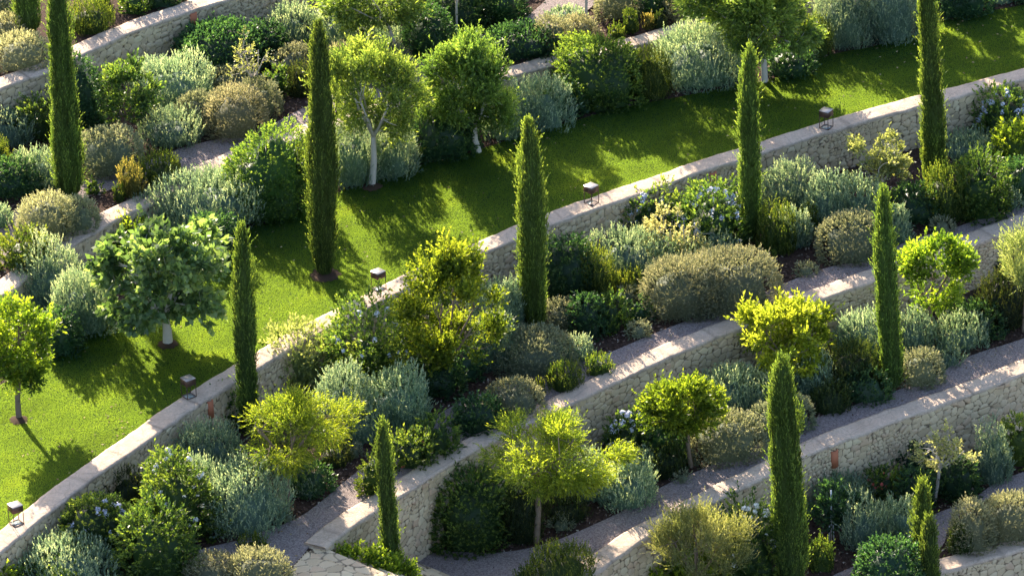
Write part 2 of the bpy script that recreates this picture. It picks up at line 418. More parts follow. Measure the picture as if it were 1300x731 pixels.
# paths
P1b = [(-330, 520), (-160, 410), (0, 292), (20, 265), (68, 243), (103, 231), (154, 221), (212, 195), (265, 180), (330, 165), (385, 138), (450, 108), (540, 73), (600, 50), (640, 32), (668, 22), (692, 2), (712, -20), (760, -60)]
P1f = [(-330, 590), (-160, 475), (-20, 360), (5, 335), (22, 307), (45, 278), (103, 254), (147, 240), (190, 232), (225, 226), (262, 212), (330, 186), (395, 160), (470, 130), (560, 98), (625, 72), (665, 48), (705, 35), (745, 15), (775, -15), (830, -60)]
P3b = [(100, 800), (180, 738), (246, 701), (304, 686), (325, 678), (376, 659), (410, 635), (438, 611), (468, 589), (510, 556), (571, 518), (609, 501), (655, 484), (729, 459), (766, 451), (821, 428), (872, 408), (924, 394), (980, 367), (1055, 339), (1114, 331), (1148, 308), (1209, 291), (1261, 272), (1300, 262), (1400, 225), (1600, 160)]
P4b = [(420, 800), (470, 750), (516, 717), (560, 700), (610, 702), (650, 700), (701, 688), (770, 659), (797, 645), (841, 618), (896, 594), (944, 572), (980, 556), (1028, 534), (1107, 507), (1182, 480), (1230, 453), (1300, 430), (1400, 390), (1600, 320)]
P5b = [(900, 850), (1000, 775), (1050, 735), (1090, 716), (1141, 683), (1189, 652), (1230, 637), (1264, 613), (1300, 599), (1400, 560), (1600, 480)]
P5f = [(960, 880), (1060, 790), (1110, 748), (1160, 718), (1196, 694), (1209, 662), (1254, 634), (1300, 627), (1400, 595), (1600, 520)]
paths = []
def path_between(A, B, lev, dz=.015):
    A = pxline(A, lev, 0, .2); B = pxline(B, lev, 0, .2); n = 140
    A = resample(A, n); B = resample(B, n); t = np.linspace(0, 1, 6)[:, None, None]
    P = B[None]*(1-t)+A[None]*t
    for r in P:
        for q in r: q[2] = LV[lev](q[0], q[1])+dz
    tag(obj('gravel_path', mesh_np('gravel_path', P.reshape(-1, 3), grid_quads(6, n), None, None, True), MT['gravel']), kind='structure')
    paths.append((lev, clean_poly(A, B)))
path_between(P1b, P1f, 1)
P3bl = pxline(P3b, 3, 0, .2)
P3f = np.concatenate([pxline([(200, 900), (300, 790), (345, 748), (366, 724), (388, 702)], 3, 0, .2), offs(LW3, WT-.12)])
def path_lines(A, B, lev, dz=.015, n=260):
    # pair by fraction of x to keep rungs square to the path
    A = resample(A, n); Bn = resample(B, 900)
    Bq = []; j = 0
    for p in A:
        d = np.hypot(Bn[:, 0]-p[0], Bn[:, 1]-p[1]); k = int(np.argmin(d)); j = max(j, k); Bq.append(Bn[j])
    Bq = np.array(Bq); t = np.linspace(0, 1, 6)[:, None, None]; P = Bq[None]*(1-t)+A[None]*t
    for r in P:
        for q in r: q[2] = LV[lev](q[0], q[1])+dz
    tag(obj('gravel_path', mesh_np('gravel_path', P.reshape(-1, 3), grid_quads(6, n), None, None, True), MT['gravel']), kind='structure')
    paths.append((lev, clean_poly(A, Bq)))
path_lines(P3bl, P3f, 3)
path_lines(pxline(P4b, 4, 0, .2), offs(LW4, WT-.12), 4)
path_between(P5b, P5f, 5)
# ------------------------------------------------------------------ walls
def stone_wall(name, L, lev_below, label, group, res=.024, capstart=False, seed=1, extra=.12, size=(.18, .135)):
    top_base = L[:, 2]-TOP
    n = normals2(L)
    F = L.copy(); F[:, 2] = 0
    B = F.copy(); B[:, :2] -= n*WT
    # face line with an end return at each side
    face = np.concatenate([B[:1], F, B[-1:]]); ztop = np.concatenate([L[:1, 2], L[:, 2], L[-1:, 2]])-.05
    ln = np.concatenate([[0], np.cumsum(np.linalg.norm(np.diff(face[:, :2], axis=0), axis=1))])
    m = int(ln[-1]/res); s = np.linspace(0, ln[-1], m)
    fx = np.interp(s, ln, face[:, 0]); fy = np.interp(s, ln, face[:, 1]); zt = np.interp(s, ln, ztop)
    zb = np.array([min(LV[lev_below](a, b), LV[lev_below](a+.3, b-.3)) for a, b in zip(fx[::20], fy[::20])]); zb = np.interp(s, s[::20], zb)-extra
    rows = int(np.max(zt-zb)/res)+1
    t = np.linspace(0, 1, rows)[:, None]
    Z = zt[None]*(1-t)+zb[None]*t
    tx = np.gradient(fx, s); ty = np.gradient(fy, s); nn = np.hypot(tx, ty)+1e-9; nx, ny = ty/nn, -tx/nn
    k = 5; ker = np.ones(2*k+1)/(2*k+1)
    nx2 = np.convolve(np.pad(nx, k, 'edge'), ker, 'valid'); ny2 = np.convolve(np.pad(ny, k, 'edge'), ker, 'valid')
    S = np.broadcast_to(s[None], Z.shape)
    wu = S/size[0]; wv = Z/size[1]
    wu = wu+.35*(vnoise(S*7, Z*7, seed)-.5)+.9*(vnoise(S*1.1, Z*1.1, seed+3)-.5); wv = wv+.35*(vnoise(S*7, Z*7, seed+1)-.5)
    f1, ed, sid = voronoi(wu, wv, seed)
    # small filler stones between some big ones
    g1, ge, gs = voronoi(wu*1.9+3.3, wv*1.9+7.1, seed+20)
    small = vnoise(S*1.6, Z*1.8, seed+40) > .66
    ed = np.where(small, ge*.62, ed); sid = np.where(small, gs, sid)
    ee = np.clip(ed/.16, 0, 1); ee = ee*ee*(3-2*ee)
    disp = ee*(.016+.028*sid)+.010*fbm(S*14, Z*14, seed+50)-.012
    batter = .05*(1-(Z-zb[None])/(zt-zb)[None])
    D = disp+batter
    X = fx[None]+nx2[None]*D; Y = fy[None]+ny2[None]*D
    V = np.stack([X, Y, Z], -1).reshape(-1, 3)
    Q = grid_quads(rows, m)[:, ::-1]
    nv = len(V)
    # back and top closing faces
    bx = B[:, 0]; by = B[:, 1]; nb = len(B)
    zt2 = L[:, 2]-.05; zb2 = np.interp(np.linspace(0, 1, nb), np.linspace(0, 1, m), zb)
    Vb = np.concatenate([np.stack([bx, by, zt2], 1), np.stack([bx, by, zb2], 1), np.stack([F[:, 0], F[:, 1], zt2], 1)])
    i = np.arange(nb-1)
    Qb = np.concatenate([np.stack([i, i+1, nb+i+1, nb+i], 1), np.stack([2*nb+i, 2*nb+i+1, i+1, i], 1)])
    V = np.concatenate([V, Vb]); Q = np.concatenate([Q, Qb+nv])
    z0 = np.zeros(len(Vb))
    me = mesh_np('stonework', V, Q, None, {'sid': np.concatenate([sid.ravel(), z0+.4]), 'edge': np.concatenate([np.clip(ed, 0, 1).ravel(), z0+.5])}, True)
    c = L[len(L)//2]; root = empty(name, (c[0], c[1], LV[lev_below](c[0], c[1])), label, 'wall', group)
    off = -np.array(root.location)
    def kid(nm, me_, mt):
        o = obj(nm, me_, mt, root); o.location = tuple(off); return o
    kid('stonework', me, MT['stone'])
    # coping
    Lr = resample(L, step=.06); n = normals2(Lr); nc = len(Lr); sl = np.arange(nc)*.06
    prof = [(.018, -.065), (.020, -.03), (.012, -.004), (-.04, .0), (-.11, .003), (-.2, .004), (-.3, .003), (-WT+.05, .0), (-WT-.0, -.006), (-WT-.006, -.065)]
    rowsP = []
    for q, (o_, dz) in enumerate(prof):
        w = .018*(vnoise(sl*3.1, sl*0+q*.15, seed+60)-.5)*2+.012*(vnoise(sl*11, sl*0+q*.7, seed+61)-.5)*2
        hz = .010*(vnoise(sl*2.3, sl*0+q*.8, seed+62)-.5)*2+.006*(vnoise(sl*13, sl*0+q*1.7, seed+63)-.5)*2
        e = w if q in (0, 1, 2, 3, 8, 9) else 0
        rowsP.append(np.stack([Lr[:, 0]+n[:, 0]*(o_+e), Lr[:, 1]+n[:, 1]*(o_+e), Lr[:, 2]+dz+(hz if dz > -.05 else 0)], 1))
    P = np.array(rowsP); nr = len(prof)
    per = 1.15; ph = (sl+.12*vnoise(sl, sl*0, seed)) % per
    jt = np.clip(1-np.abs(ph-per/2)/.05, 0, 1)*(vnoise(sl*.7, sl*0, seed+70) > .35)
    V = P.reshape(-1, 3); Q = grid_quads(nr, nc)
    e0 = [[k*nc for k in range(nr)]]; caps = []
    for k in range(nr//2-0-1):
        caps.append([k*nc, (k+1)*nc, (nr-2-k)*nc, (nr-1-k)*nc][::-1]); caps.append([k*nc+nc-1, (k+1)*nc+nc-1, (nr-2-k)*nc+nc-1, (nr-1-k)*nc+nc-1])
    me = mesh_np('coping', V, np.concatenate([Q, caps]), None, {'joint': np.tile(jt, nr)}, True)
    kid('coping', me, MT['coping'])
    return root
G = 'dry stone retaining walls between the terraces'
walls = [
 stone_wall('retaining_wall', LW0, 1, 'curved pale stone retaining wall at the upper left, topmost wall of the garden', G, .03, seed=11),
 stone_wall('retaining_wall', LW1, 2, 'low stone wall with only its pale coping showing behind the shrubs above the lawn', G, .05, seed=12),
 stone_wall('retaining_wall', LW2, 3, 'long stone wall along the front edge of the lawn, with metal lanterns on its coping', G, seed=13),
 stone_wall('retaining_wall', LW3, 4, 'tall stone wall with a free end beside the gravel path at the lower left', G, seed=14),
 stone_wall('retaining_wall', LW4, 5, 'stone wall with one terracotta insert, in front of the lower gravel path', G, seed=15),
 stone_wall('retaining_wall', LW5, 6, 'short stretch of stone wall in the bottom right corner, lowest wall in view', G, seed=16)]
def insert(wall, L, px, py0, py1, w=.17):
    # terracotta half pipe set in the face
    xs = [project(p)[0] for p in L]; k = int(np.argmin(np.abs(np.array(xs)-px))); p = L[k]; n = normals2(L)[k]
    s = scale_at(p); ppx, ppy = project(p)
    zt = p[2]-(py0-ppy)/s/CP; h = (py1-py0)/s/CP
    m = MB(); t = np.array([-n[1], n[0]]); an = np.linspace(-pi/2, pi/2, 9)
    rows = []
    for z in (zt, zt-h):
        for a in an: rows.append([p[0]+t[0]*math.sin(a)*w/2+n[0]*(.03+.055*math.cos(a)), p[1]+t[1]*math.sin(a)*w/2+n[1]*(.03+.055*math.cos(a)), z])
        for a in an[::-1]: rows.append([p[0]+t[0]*math.sin(a)*w*.38+n[0]*(.0+.055*math.cos(a)), p[1]+t[1]*math.sin(a)*w*.38+n[1]*(.0+.055*math.cos(a)), z])
    k2 = 18; Q = [[i, (i+1) % k2, k2+(i+1) % k2, k2+i] for i in range(k2)]
    for i in range(8): Q.append([i, 17-i, 16-i, i+1]); Q.append([k2+i+1, k2+16-i, k2+17-i, k2+i])
    m.add(rows, Q); o = obj('terracotta_insert', m.mesh('terracotta_insert', True), MT['terracotta'], wall)
    o.location = tuple(-np.array(wall.location)); o['label'] = 'upright terracotta half pipe set in the stone face'
insert(walls[0], LW0, 247, 16, 37)
insert(walls[2], LW2, 901, 218, 246)
insert(walls[2], LW2, 264, 508, 529, .15)
insert(walls[4], LW4, 1061, 571, 592)
# stone stair beside the free end of the third wall
def steps():
    # treads fall along the wall from the upper path to the lower one
    root = empty('stone_stair', at(440, 712, 4), 'crazy paved stone stair beside the free end of the tall wall', 'stairs')
    off = -np.array(root.location)
    a = at(391, 701, 3); b = at(517, 718, 4); nst = 9
    d = (b-a)[:2]; ln = np.linalg.norm(d); d /= ln; nrm = np.array([d[1], -d[0]])
    global STA, STN; STA, STN = a, nrm
    for k in range(nst):
        z1 = a[2]-.02+(b[2]-a[2])*(k/nst); p = a[:2]+d*ln*k/nst; q = a[:2]+d*(ln*(k+1)/nst+.02)
        zb = z1-.5; res = 40
        m = MB()
        w = 2.1
        nu, nvv = 16, 60
        u = np.linspace(0, 1, nu)[:, None]; v = np.linspace(-.02, w, nvv)[None]
        X = p[0]+(q-p)[0]*u+nrm[0]*v; Y = p[1]+(q-p)[1]*u+nrm[1]*v
        f1, ed, sid = voronoi(X/.3+.3*vnoise(X*6, Y*6, 3), Y/.26+.3*vnoise(X*6, Y*6, 4), 77)
        Z = z1+0*X+np.clip(ed/.12, 0, 1)*.012
        top = np.stack([X, Y, Z], -1)
        V = top.reshape(-1, 3); Q = grid_quads(nu, nvv)[:, ::-1]
        nv = len(V)
        lo = np.stack([X[-1], Y[-1], Z[-1]*0+zb], -1); hi = top[-1]
        V2 = np.concatenate([hi, lo]); Q2 = grid_quads(2, nvv)[:, ::-1]
        lo3 = np.stack([X[:, -1], Y[:, -1], X[:, -1]*0+zb], -1); V3 = np.concatenate([top[:, -1], lo3]); Q3 = grid_quads(2, nu)
        V = np.concatenate([V, V2, V3]); Q = np.concatenate([Q, Q2+nv, Q3+nv+len(V2)])
        ex = len(V2)+len(V3)
        me = mesh_np('step', V, Q, None, {'sid': np.concatenate([sid.ravel(), np.full(ex, .5)]), 'edge': np.concatenate([np.clip(ed, 0, 1).ravel(), np.full(ex, .5)])})
        o = obj('step', me, MT['stone'], root); o.location = tuple(off)
steps()
def landing():
    z = -.86+.02; e_ = STA.copy(); e_[:2] += STN*2.1; e0 = STA.copy(); e0[:2] += -STN*.02+np.array([STN[1], -STN[0]])*-.0; poly = np.array([at(x, y, z) for x, y in [(389.5, 700.5), (369, 722), (345, 748), (315, 780)]]+[e_, e0])
    n = 70; mn = poly.min(0); mx = poly.max(0); gx, gy = np.meshgrid(np.linspace(mn[0], mx[0], n), np.linspace(mn[1], mx[1], n))
    f1, ed, sid = voronoi(gx/.3+.3*vnoise(gx*6, gy*6, 3), gy/.26+.3*vnoise(gx*6, gy*6, 4), 77)
    V = np.stack([gx, gy, z+np.clip(ed/.12, 0, 1)*.012], -1).reshape(-1, 3); Q = grid_quads(n, n)
    cc = V[Q].mean(1); k = inpoly(cc[:, 0], cc[:, 1], poly[:, :2]); Q = Q[k]
    V = np.concatenate([V, V-[0, 0, 1.9]]); A = np.concatenate([sid.ravel()]*2); E = np.concatenate([np.clip(ed, 0, 1).ravel()]*2)
    # side faces round the cut outline
    from collections import Counter
    cnt = Counter(); 
    for q in Q:
        for a, b in zip(q, np.roll(q, -1)): cnt[(min(a, b), max(a, b))] += 1
    S = [[a, b, b+n*n, a+n*n] for (a, b), c in cnt.items() if c == 1]
    me = mesh_np('landing', V, np.concatenate([Q, S]), None, {'sid': A, 'edge': E})
    r = next(o for o in SC.objects if o.name.startswith('stone_stair')); o = obj('landing', me, MT['stone'], r); o.location = tuple(-np.array(r.location))
landing()
# ------------------------------------------------------------------ grass blades, bark chips
def blades(n, poly, bb, z, h0, h1, w, name, mat, label, lev=2):
    x = rng.uniform(bb[0], bb[1], n*3); y = rng.uniform(bb[2], bb[3], n*3); k = inpoly(x, y, poly)
    px = x[k]; py = y[k]; n = len(px)
    a = rng.uniform(0, pi, n); h = rng.uniform(h0, h1, n)
    lean = rng.normal(0, .3, (n, 2))*h[:, None]
    P0 = np.stack([px-np.cos(a)*w/2, py-np.sin(a)*w/2, np.full(n, z)], 1); P1 = np.stack([px+np.cos(a)*w/2, py+np.sin(a)*w/2, np.full(n, z)], 1)
    P2 = np.stack([px+lean[:, 0], py+lean[:, 1], z+h], 1)
    V = np.stack([P0, P1, P2], 1).reshape(-1, 3)
    v = np.clip(rng.normal(.45, .08, n)+.45*(vnoise(px*1.5, py*1.5, 5)-.5)+.35*(vnoise(px*.5, py*.5, 8)-.5)+.10*np.sin((px*.55-py*.83)*2*pi/.9), 0, 1)
    me = mesh_np(name, V, None, np.arange(n*3).reshape(n, 3), {'v': np.repeat(v, 3)})
    tag(obj(name, me, mat), label, 'grass', kind='stuff')
vis = []
for c in [(-30, -30), (1330, -30), (1330, 760), (-30, 760)]: vis.append(at(c[0], c[1], 2))
bb = (-12.5, 12.5, -13, 15.5)
lp = lawn_poly
lawn_n = 1
blades(2300000, lp, bb, .018, .018, .028, .010, 'grass', MT['blade'], 'short mown grass covering the curved lawn')
def chips(n):
    V = []; A = []
    lines = [None, (LW1, LW0), (LW2, LW1), (L3ext, LW2), (LW4, L3ext), (LW5, LW4)]
    allV = []; allA = []
    for lev in range(1, 6):
        lo, hi = lines[lev]
        poly = np.concatenate([offs(lo, WT+.02)[:, :2], offs(hi, -.05)[::-1, :2]])
        x = rng.uniform(-13, 13, n); y = rng.uniform(-17, 17, n); k = inpoly(x, y, poly)
        for l, pp in paths:
            if l == lev:
                kk = inpoly(x, y, pp); edge = rng.random(n) < .02; k &= ~(kk & ~edge)
        if lev == 2: k &= ~inpoly(x, y, lawn_poly)
        x = x[k]; y = y[k]; m = len(x)
        z = np.array([LV[lev](a, b) for a, b in zip(x, y)])+.012
        an = rng.uniform(0, 2*pi, m); L = rng.uniform(.015, .05, m); W = L*rng.uniform(.3, .7, m); tl = rng.normal(0, .4, m)
        d = np.stack([np.cos(an)*np.cos(tl), np.sin(an)*np.cos(tl), np.sin(tl)], 1); sd = np.stack([-np.sin(an), np.cos(an), rng.normal(0, .3, m)], 1)
        c = np.stack([x, y, z], 1)
        q = np.stack([c-d*L[:, None], c+sd*W[:, None], c+d*L[:, None], c-sd*W[:, None]], 1).reshape(-1, 3)
        allV.append(q); allA.append(np.repeat(rng.random(m)**1.3, 4))
    V = np.concatenate(allV); A = np.concatenate(allA)
    me = mesh_np('bark_chips', V, np.arange(len(V)).reshape(-1, 4), None, {'v': A})
    tag(obj('bark_chips', me, MT['chip']), 'dark bark chips and pebbles scattered over the planting beds', 'mulch', kind='stuff')
chips(190000)

def fallen(n):
    V = []; A = []
    for lev, poly, m in [(l, p, n) for l, p in paths]+[(2, lawn_poly, n//2)]:
        x = rng.uniform(-12, 12, m*9); y = rng.uniform(-16, 17, m*9); k = inpoly(x, y, poly)
        k &= vnoise(x*1.3, y*1.3, 31) > rng.uniform(.3, .9, len(x)); x = x[k][:m]; y = y[k][:m]; q = len(x)
        z = np.array([LV[lev](a, b) for a, b in zip(x, y)])+(.024 if lev != 2 else .045)
        an = rng.uniform(0, 2*pi, q); d = np.stack([np.cos(an), np.sin(an), rng.normal(0, .15, q)], 1); sd = np.stack([-np.sin(an), np.cos(an), rng.normal(0, .3, q)], 1)
        L = rng.uniform(.016, .038, q)[:, None]; c = np.stack([x, y, z], 1)
        V.append(np.stack([c-d*L, c+sd*L*.5, c+d*L, c-sd*L*.5], 1).reshape(-1, 3)); A.append(np.repeat(rng.uniform(.3, .93, q), 4))
    V = np.concatenate(V); A = np.concatenate(A)
    tag(obj('fallen_leaves', mesh_np('fallen_leaves', V, np.arange(len(V)).reshape(-1, 4), None, {'v': A}), MT['litter']), 'small dry leaves scattered on the gravel paths and the lawn', 'leaf litter', kind='stuff')
fallen(2000)
# ------------------------------------------------------------------ foliage
def reseed(label, k=0):
    global rng
    rng = np.random.default_rng(sum((i+1)*ord(ch) for i, ch in enumerate(label))+k*7919)
def unit(a): return a/(np.linalg.norm(a, axis=-1, keepdims=True)+1e-9)
def leaf_quads(P, D, L, W, roll=None):
    """pointed leaves: base, side, tip, side (slightly folded)"""
    n = len(P); r = unit(rng.normal(size=(n, 3))); S = unit(np.cross(D, r)); N = np.cross(D, S)
    L = L[:, None]; W = W[:, None]
    mid = P+D*L*.45-N*W*.18
    return np.stack([P, mid+S*W*.5+N*W*.3, P+D*L, mid-S*W*.5+N*W*.3], 1).reshape(-1, 3)
def sprigs(P, A, Ls, m, lL, lW, spread, vs, tipv=.3, vj=.16, droop=0.0, start=.1):
    """leaves along short stems; returns verts, v"""
    n = len(P); t = np.tile(np.linspace(start, 1, m), n)+rng.uniform(-.5/m, .5/m, n*m)
    Pa = np.repeat(P, m, 0); Aa = np.repeat(A, m, 0); La = np.repeat(Ls, m)
    rad = unit(rng.normal(size=(n*m, 3))); rad = unit(rad-Aa*np.sum(rad*Aa, 1, keepdims=True))
    sp = spread*rng.uniform(.5, 1.25, n*m)[:, None]*(1.15-.5*t)[:, None]
    D = unit(Aa+rad*sp)
    if droop: D[:, 2] -= droop; D = unit(D)
    C = Pa+Aa*(La*t)[:, None]
    l = lL*rng.uniform(.65, 1.25, n*m); w = lW*rng.uniform(.7, 1.25, n*m)
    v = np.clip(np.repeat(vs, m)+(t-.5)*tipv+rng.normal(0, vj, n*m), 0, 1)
    return leaf_quads(C, D, l, w), np.repeat(v, 4)
class Lump:
    def __init__(s, k, amp, width):
        s.c = unit(rng.normal(size=(k, 3))*[1, 1, .7]+[0, 0, .25]); s.a = rng.uniform(-.55, 1, k)*amp; s.w = rng.uniform(.6, 1.3, k)*width
    def __call__(s, d):
        dd = d@s.c.T; e = getattr(s, 'e', 2.0); return (np.sum(np.abs(d)**e, 1)**(-1/e))*np.clip(1+np.sum(s.a*np.exp((dd-1)/(s.w**2)), 1), .55, 1.5)
SH = {  # density/m2, sprig L, leaves, leaf L, W, spread, up bias, lump amp, width, inner depth, core, vmean sd
 'silver': dict(den=390, L=.21, m=8, l=.062, w=.021, sp=.5, up=.8, amp=.27, wid=.24, dep=.22, core=.72, vj=.13, vs=.16, pat=1.0),
 'mound': dict(den=680, L=.10, m=6, l=.048, w=.022, sp=.75, up=.28, amp=.10, wid=.36, dep=.07, core=.83, vj=.12, vs=.12, pat=.6),
 'tan': dict(den=680, L=.115, m=6, l=.052, w=.020, sp=.6, up=.35, amp=.13, wid=.32, dep=.10, core=.82, vj=.12, vs=.14, pat=.9),
 'evergreen': dict(den=330, L=.13, m=8, l=.056, w=.036, sp=.95, up=.32, amp=.2, wid=.25, dep=.16, core=.84, vj=.16, vs=.15, pat=1.0),
 'leafy': dict(den=190, L=.19, m=9, l=.078, w=.040, sp=.95, up=.42, amp=.22, wid=.26, dep=.26, core=.72, vj=.17, vs=.16, pat=.8),
 'gold': dict(den=330, L=.21, m=10, l=.045, w=.019, sp=.6, up=.95, amp=.17, wid=.25, dep=.22, core=.76, vj=.14, vs=.2, pat=1.0),
 'amber': dict(den=330, L=.20, m=10, l=.045, w=.019, sp=.6, up=.95, amp=.2, wid=.25, dep=.22, core=.74, vj=.16, vs=.2, pat=1.0),
 'dark': dict(den=330, L=.20, m=10, l=.045, w=.020, sp=.6, up=.9, amp=.17, wid=.25, dep=.2, core=.80, vj=.14, vs=.16, pat=.8),
}
def shrub_mesh(kind, a, b, h, dens=1.0, extra=None):
    p = dict(SH[kind]); p.update(extra or {})
    L = min(p['L'], .45*min(a, h)+.03); q = L*.62
    a2, b2, h2 = max(a-q*.3, .5*a), max(b-q*.3, .5*b), max(h-q*.65, .5*h)
    R = np.array([a2, b2, h2]); lump = Lump(int(16+14*a), p['amp'], p['wid']*min(1, .9/max(a, .5))); lump.e = p.get('e', 2.7)
    pp = 1.6; area = 2*pi*(((a2*b2)**pp+(a2*h2)**pp+(b2*h2)**pp)/3)**(1/pp)
    n = int(area*p['den']*dens*1.12)
    d = unit(rng.normal(size=(n*2, 3))); d[:, 2] = np.abs(d[:, 2])*1.0-.12; d = unit(d)
    # equalise density over the ellipsoid
    wgt = np.sqrt((d[:, 0]*b2*h2)**2+(d[:, 1]*a2*h2)**2+(d[:, 2]*a2*b2)**2); keep = rng.random(len(d)) < wgt/wgt.max(); d = d[keep]
    if len(d) < n: d = np.concatenate([d, d])[:n]
    d = d[:n]; n = len(d)
    lm = lump(d); rr = 1-np.abs(rng.normal(0, p['dep']*.6, n)); rr = np.clip(rr, .45, 1)
    out = rng.random(n) < .06; rr[out] *= rng.uniform(1.02, 1.12, out.sum())
    P = d*R*(lm*rr)[:, None]
    nrm = unit(d/R)
    A = unit(nrm*(1-p['up'])+np.array([0, 0, 1])*p['up']+rng.normal(0, .22, (n, 3)))
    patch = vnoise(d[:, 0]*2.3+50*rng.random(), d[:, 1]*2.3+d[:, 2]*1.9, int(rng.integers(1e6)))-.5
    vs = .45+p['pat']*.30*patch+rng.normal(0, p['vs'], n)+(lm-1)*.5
    if kind == 'tan': vs += .18*np.clip(d[:, 2]-.35, 0, 1)  # paler tops: dry flower heads, and partly sunlight put into the colour
    Ls = L*rng.uniform(.6, 1.25, n)
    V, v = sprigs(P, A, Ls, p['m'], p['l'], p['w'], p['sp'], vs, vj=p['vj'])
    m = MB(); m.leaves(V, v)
    # inner mass of twigs and leaves
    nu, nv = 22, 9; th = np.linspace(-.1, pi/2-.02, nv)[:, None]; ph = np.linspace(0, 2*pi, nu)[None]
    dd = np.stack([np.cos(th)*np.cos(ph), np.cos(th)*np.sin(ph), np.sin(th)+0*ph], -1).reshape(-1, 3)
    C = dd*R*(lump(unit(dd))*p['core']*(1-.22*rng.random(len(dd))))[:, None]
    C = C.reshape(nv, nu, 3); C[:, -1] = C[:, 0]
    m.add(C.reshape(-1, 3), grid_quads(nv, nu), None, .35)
    return m
def fit_dome(x0, y0, x1, y1, lev, kd=.84):
    gx = (x1-x0)*.01; gy = (y1-y0)*.02; x0 -= gx; x1 += gx; y0 -= gy
    xc = (x0+x1)/2; g = at(xc, y1, lev); s = scale_at(g); w = (x1-x0)/s; H = (y1-y0)/s
    b = min(kd*w/2, H/1.12); c = at(xc, y1-b*SP*s, lev)
    h = math.sqrt(max((H-b*SP)**2-(b*SP)**2, .02))/CP
    return c, w/2, b, h
NAMES = {'silver': ('silver_shrub', 'silver-grey upright shrubs in the beds'), 'mound': ('mound_shrub', 'rounded grey-green mounds in the beds'),
 'tan': ('dry_mound_shrub', 'rounded mounds with dry tan tips'), 'evergreen': ('evergreen_shrub', 'dark evergreen shrubs in the beds'),
 'leafy': ('leafy_shrub', 'bright leafy shrubs in the beds'), 'gold': ('spiky_shrub', 'golden-green spiky shrubs in the beds'),
 'amber': ('spiky_shrub', 'golden-green spiky shrubs in the beds'), 'dark': ('spiky_shrub', 'golden-green spiky shrubs in the beds')}
def shrub(kind, x0, y0, x1, y1, lev, label, **kw):
    reseed(label, kw.pop('seed', 0)); c, a, b, h = fit_dome(x0, y0, x1, y1, lev, kw.pop('kd', .84)); mat = kw.pop('mat', kind); dens = kw.pop('dens', 1.0); fl = kw.pop('fl', None)
    nm, g = NAMES[kind]; name = kw.pop('name', nm); g = kw.pop('group', g)
    me = shrub_mesh(kind, a, b, h, dens, kw).mesh(name)
    if not fl:
        return tag(obj(name, me, MT[mat], None, c), label, 'shrub', g)
    root = empty(name, c, label, 'flowering shrub', 'shrubs in flower')
    obj('foliage', me, MT[mat], root)
    flowers(root, a, b, h, fl[0], fl[1], fl[2] if len(fl) > 2 else 1.15)
    return root
FL = {}
def flower_mesh(mat, v, size):
    k = (mat, v, size)
    if k in FL: return FL[k]
    m = MB(); n = 22; r = .052*size; d = unit(rng.normal(size=(n, 3))+[0, 0, .3])
    for i in range(n):
        c = d[i]*r*rng.uniform(.6, 1.1); N = d[i]; u = unit(np.cross(N, [.3, .8, .5])); w = np.cross(N, u)
        s = .021*size*rng.uniform(.8, 1.2); V = [c]
        for j in range(5):
            an = j*2*pi/5; V += [c+(u*math.cos(an)+w*math.sin(an))*s+N*.004, c+(u*math.cos(an+.63)+w*math.sin(an+.63))*s*.55]
        m.add(V, None, [[0, 1+j, 1+(j+1) % 10] for j in range(10)])
    me = m.mesh('flower_cluster'); me.materials.append(MT[mat]); FL[k] = me; return me
def flowers(root, a, b, h, mat, n, size=1.0, front=True):
    for i in range(int(n*1.9)):
        d = unit(rng.normal(size=3)); d[2] = abs(d[2])*.9+.1; d[1] = -abs(d[1])*.9+.3*rng.random(); d = unit(d)
        p = d*np.array([a, b, h])*rng.uniform(.98, 1.08)
        o = obj('flower_cluster', flower_mesh(mat, int(rng.integers(3)), size), None, root, p)
        o.rotation_euler = (rng.uniform(-.5, .5), rng.uniform(-.5, .5), rng.uniform(0, 6)); sc = rng.uniform(.6, 1.15); o.scale = (sc, sc, sc)
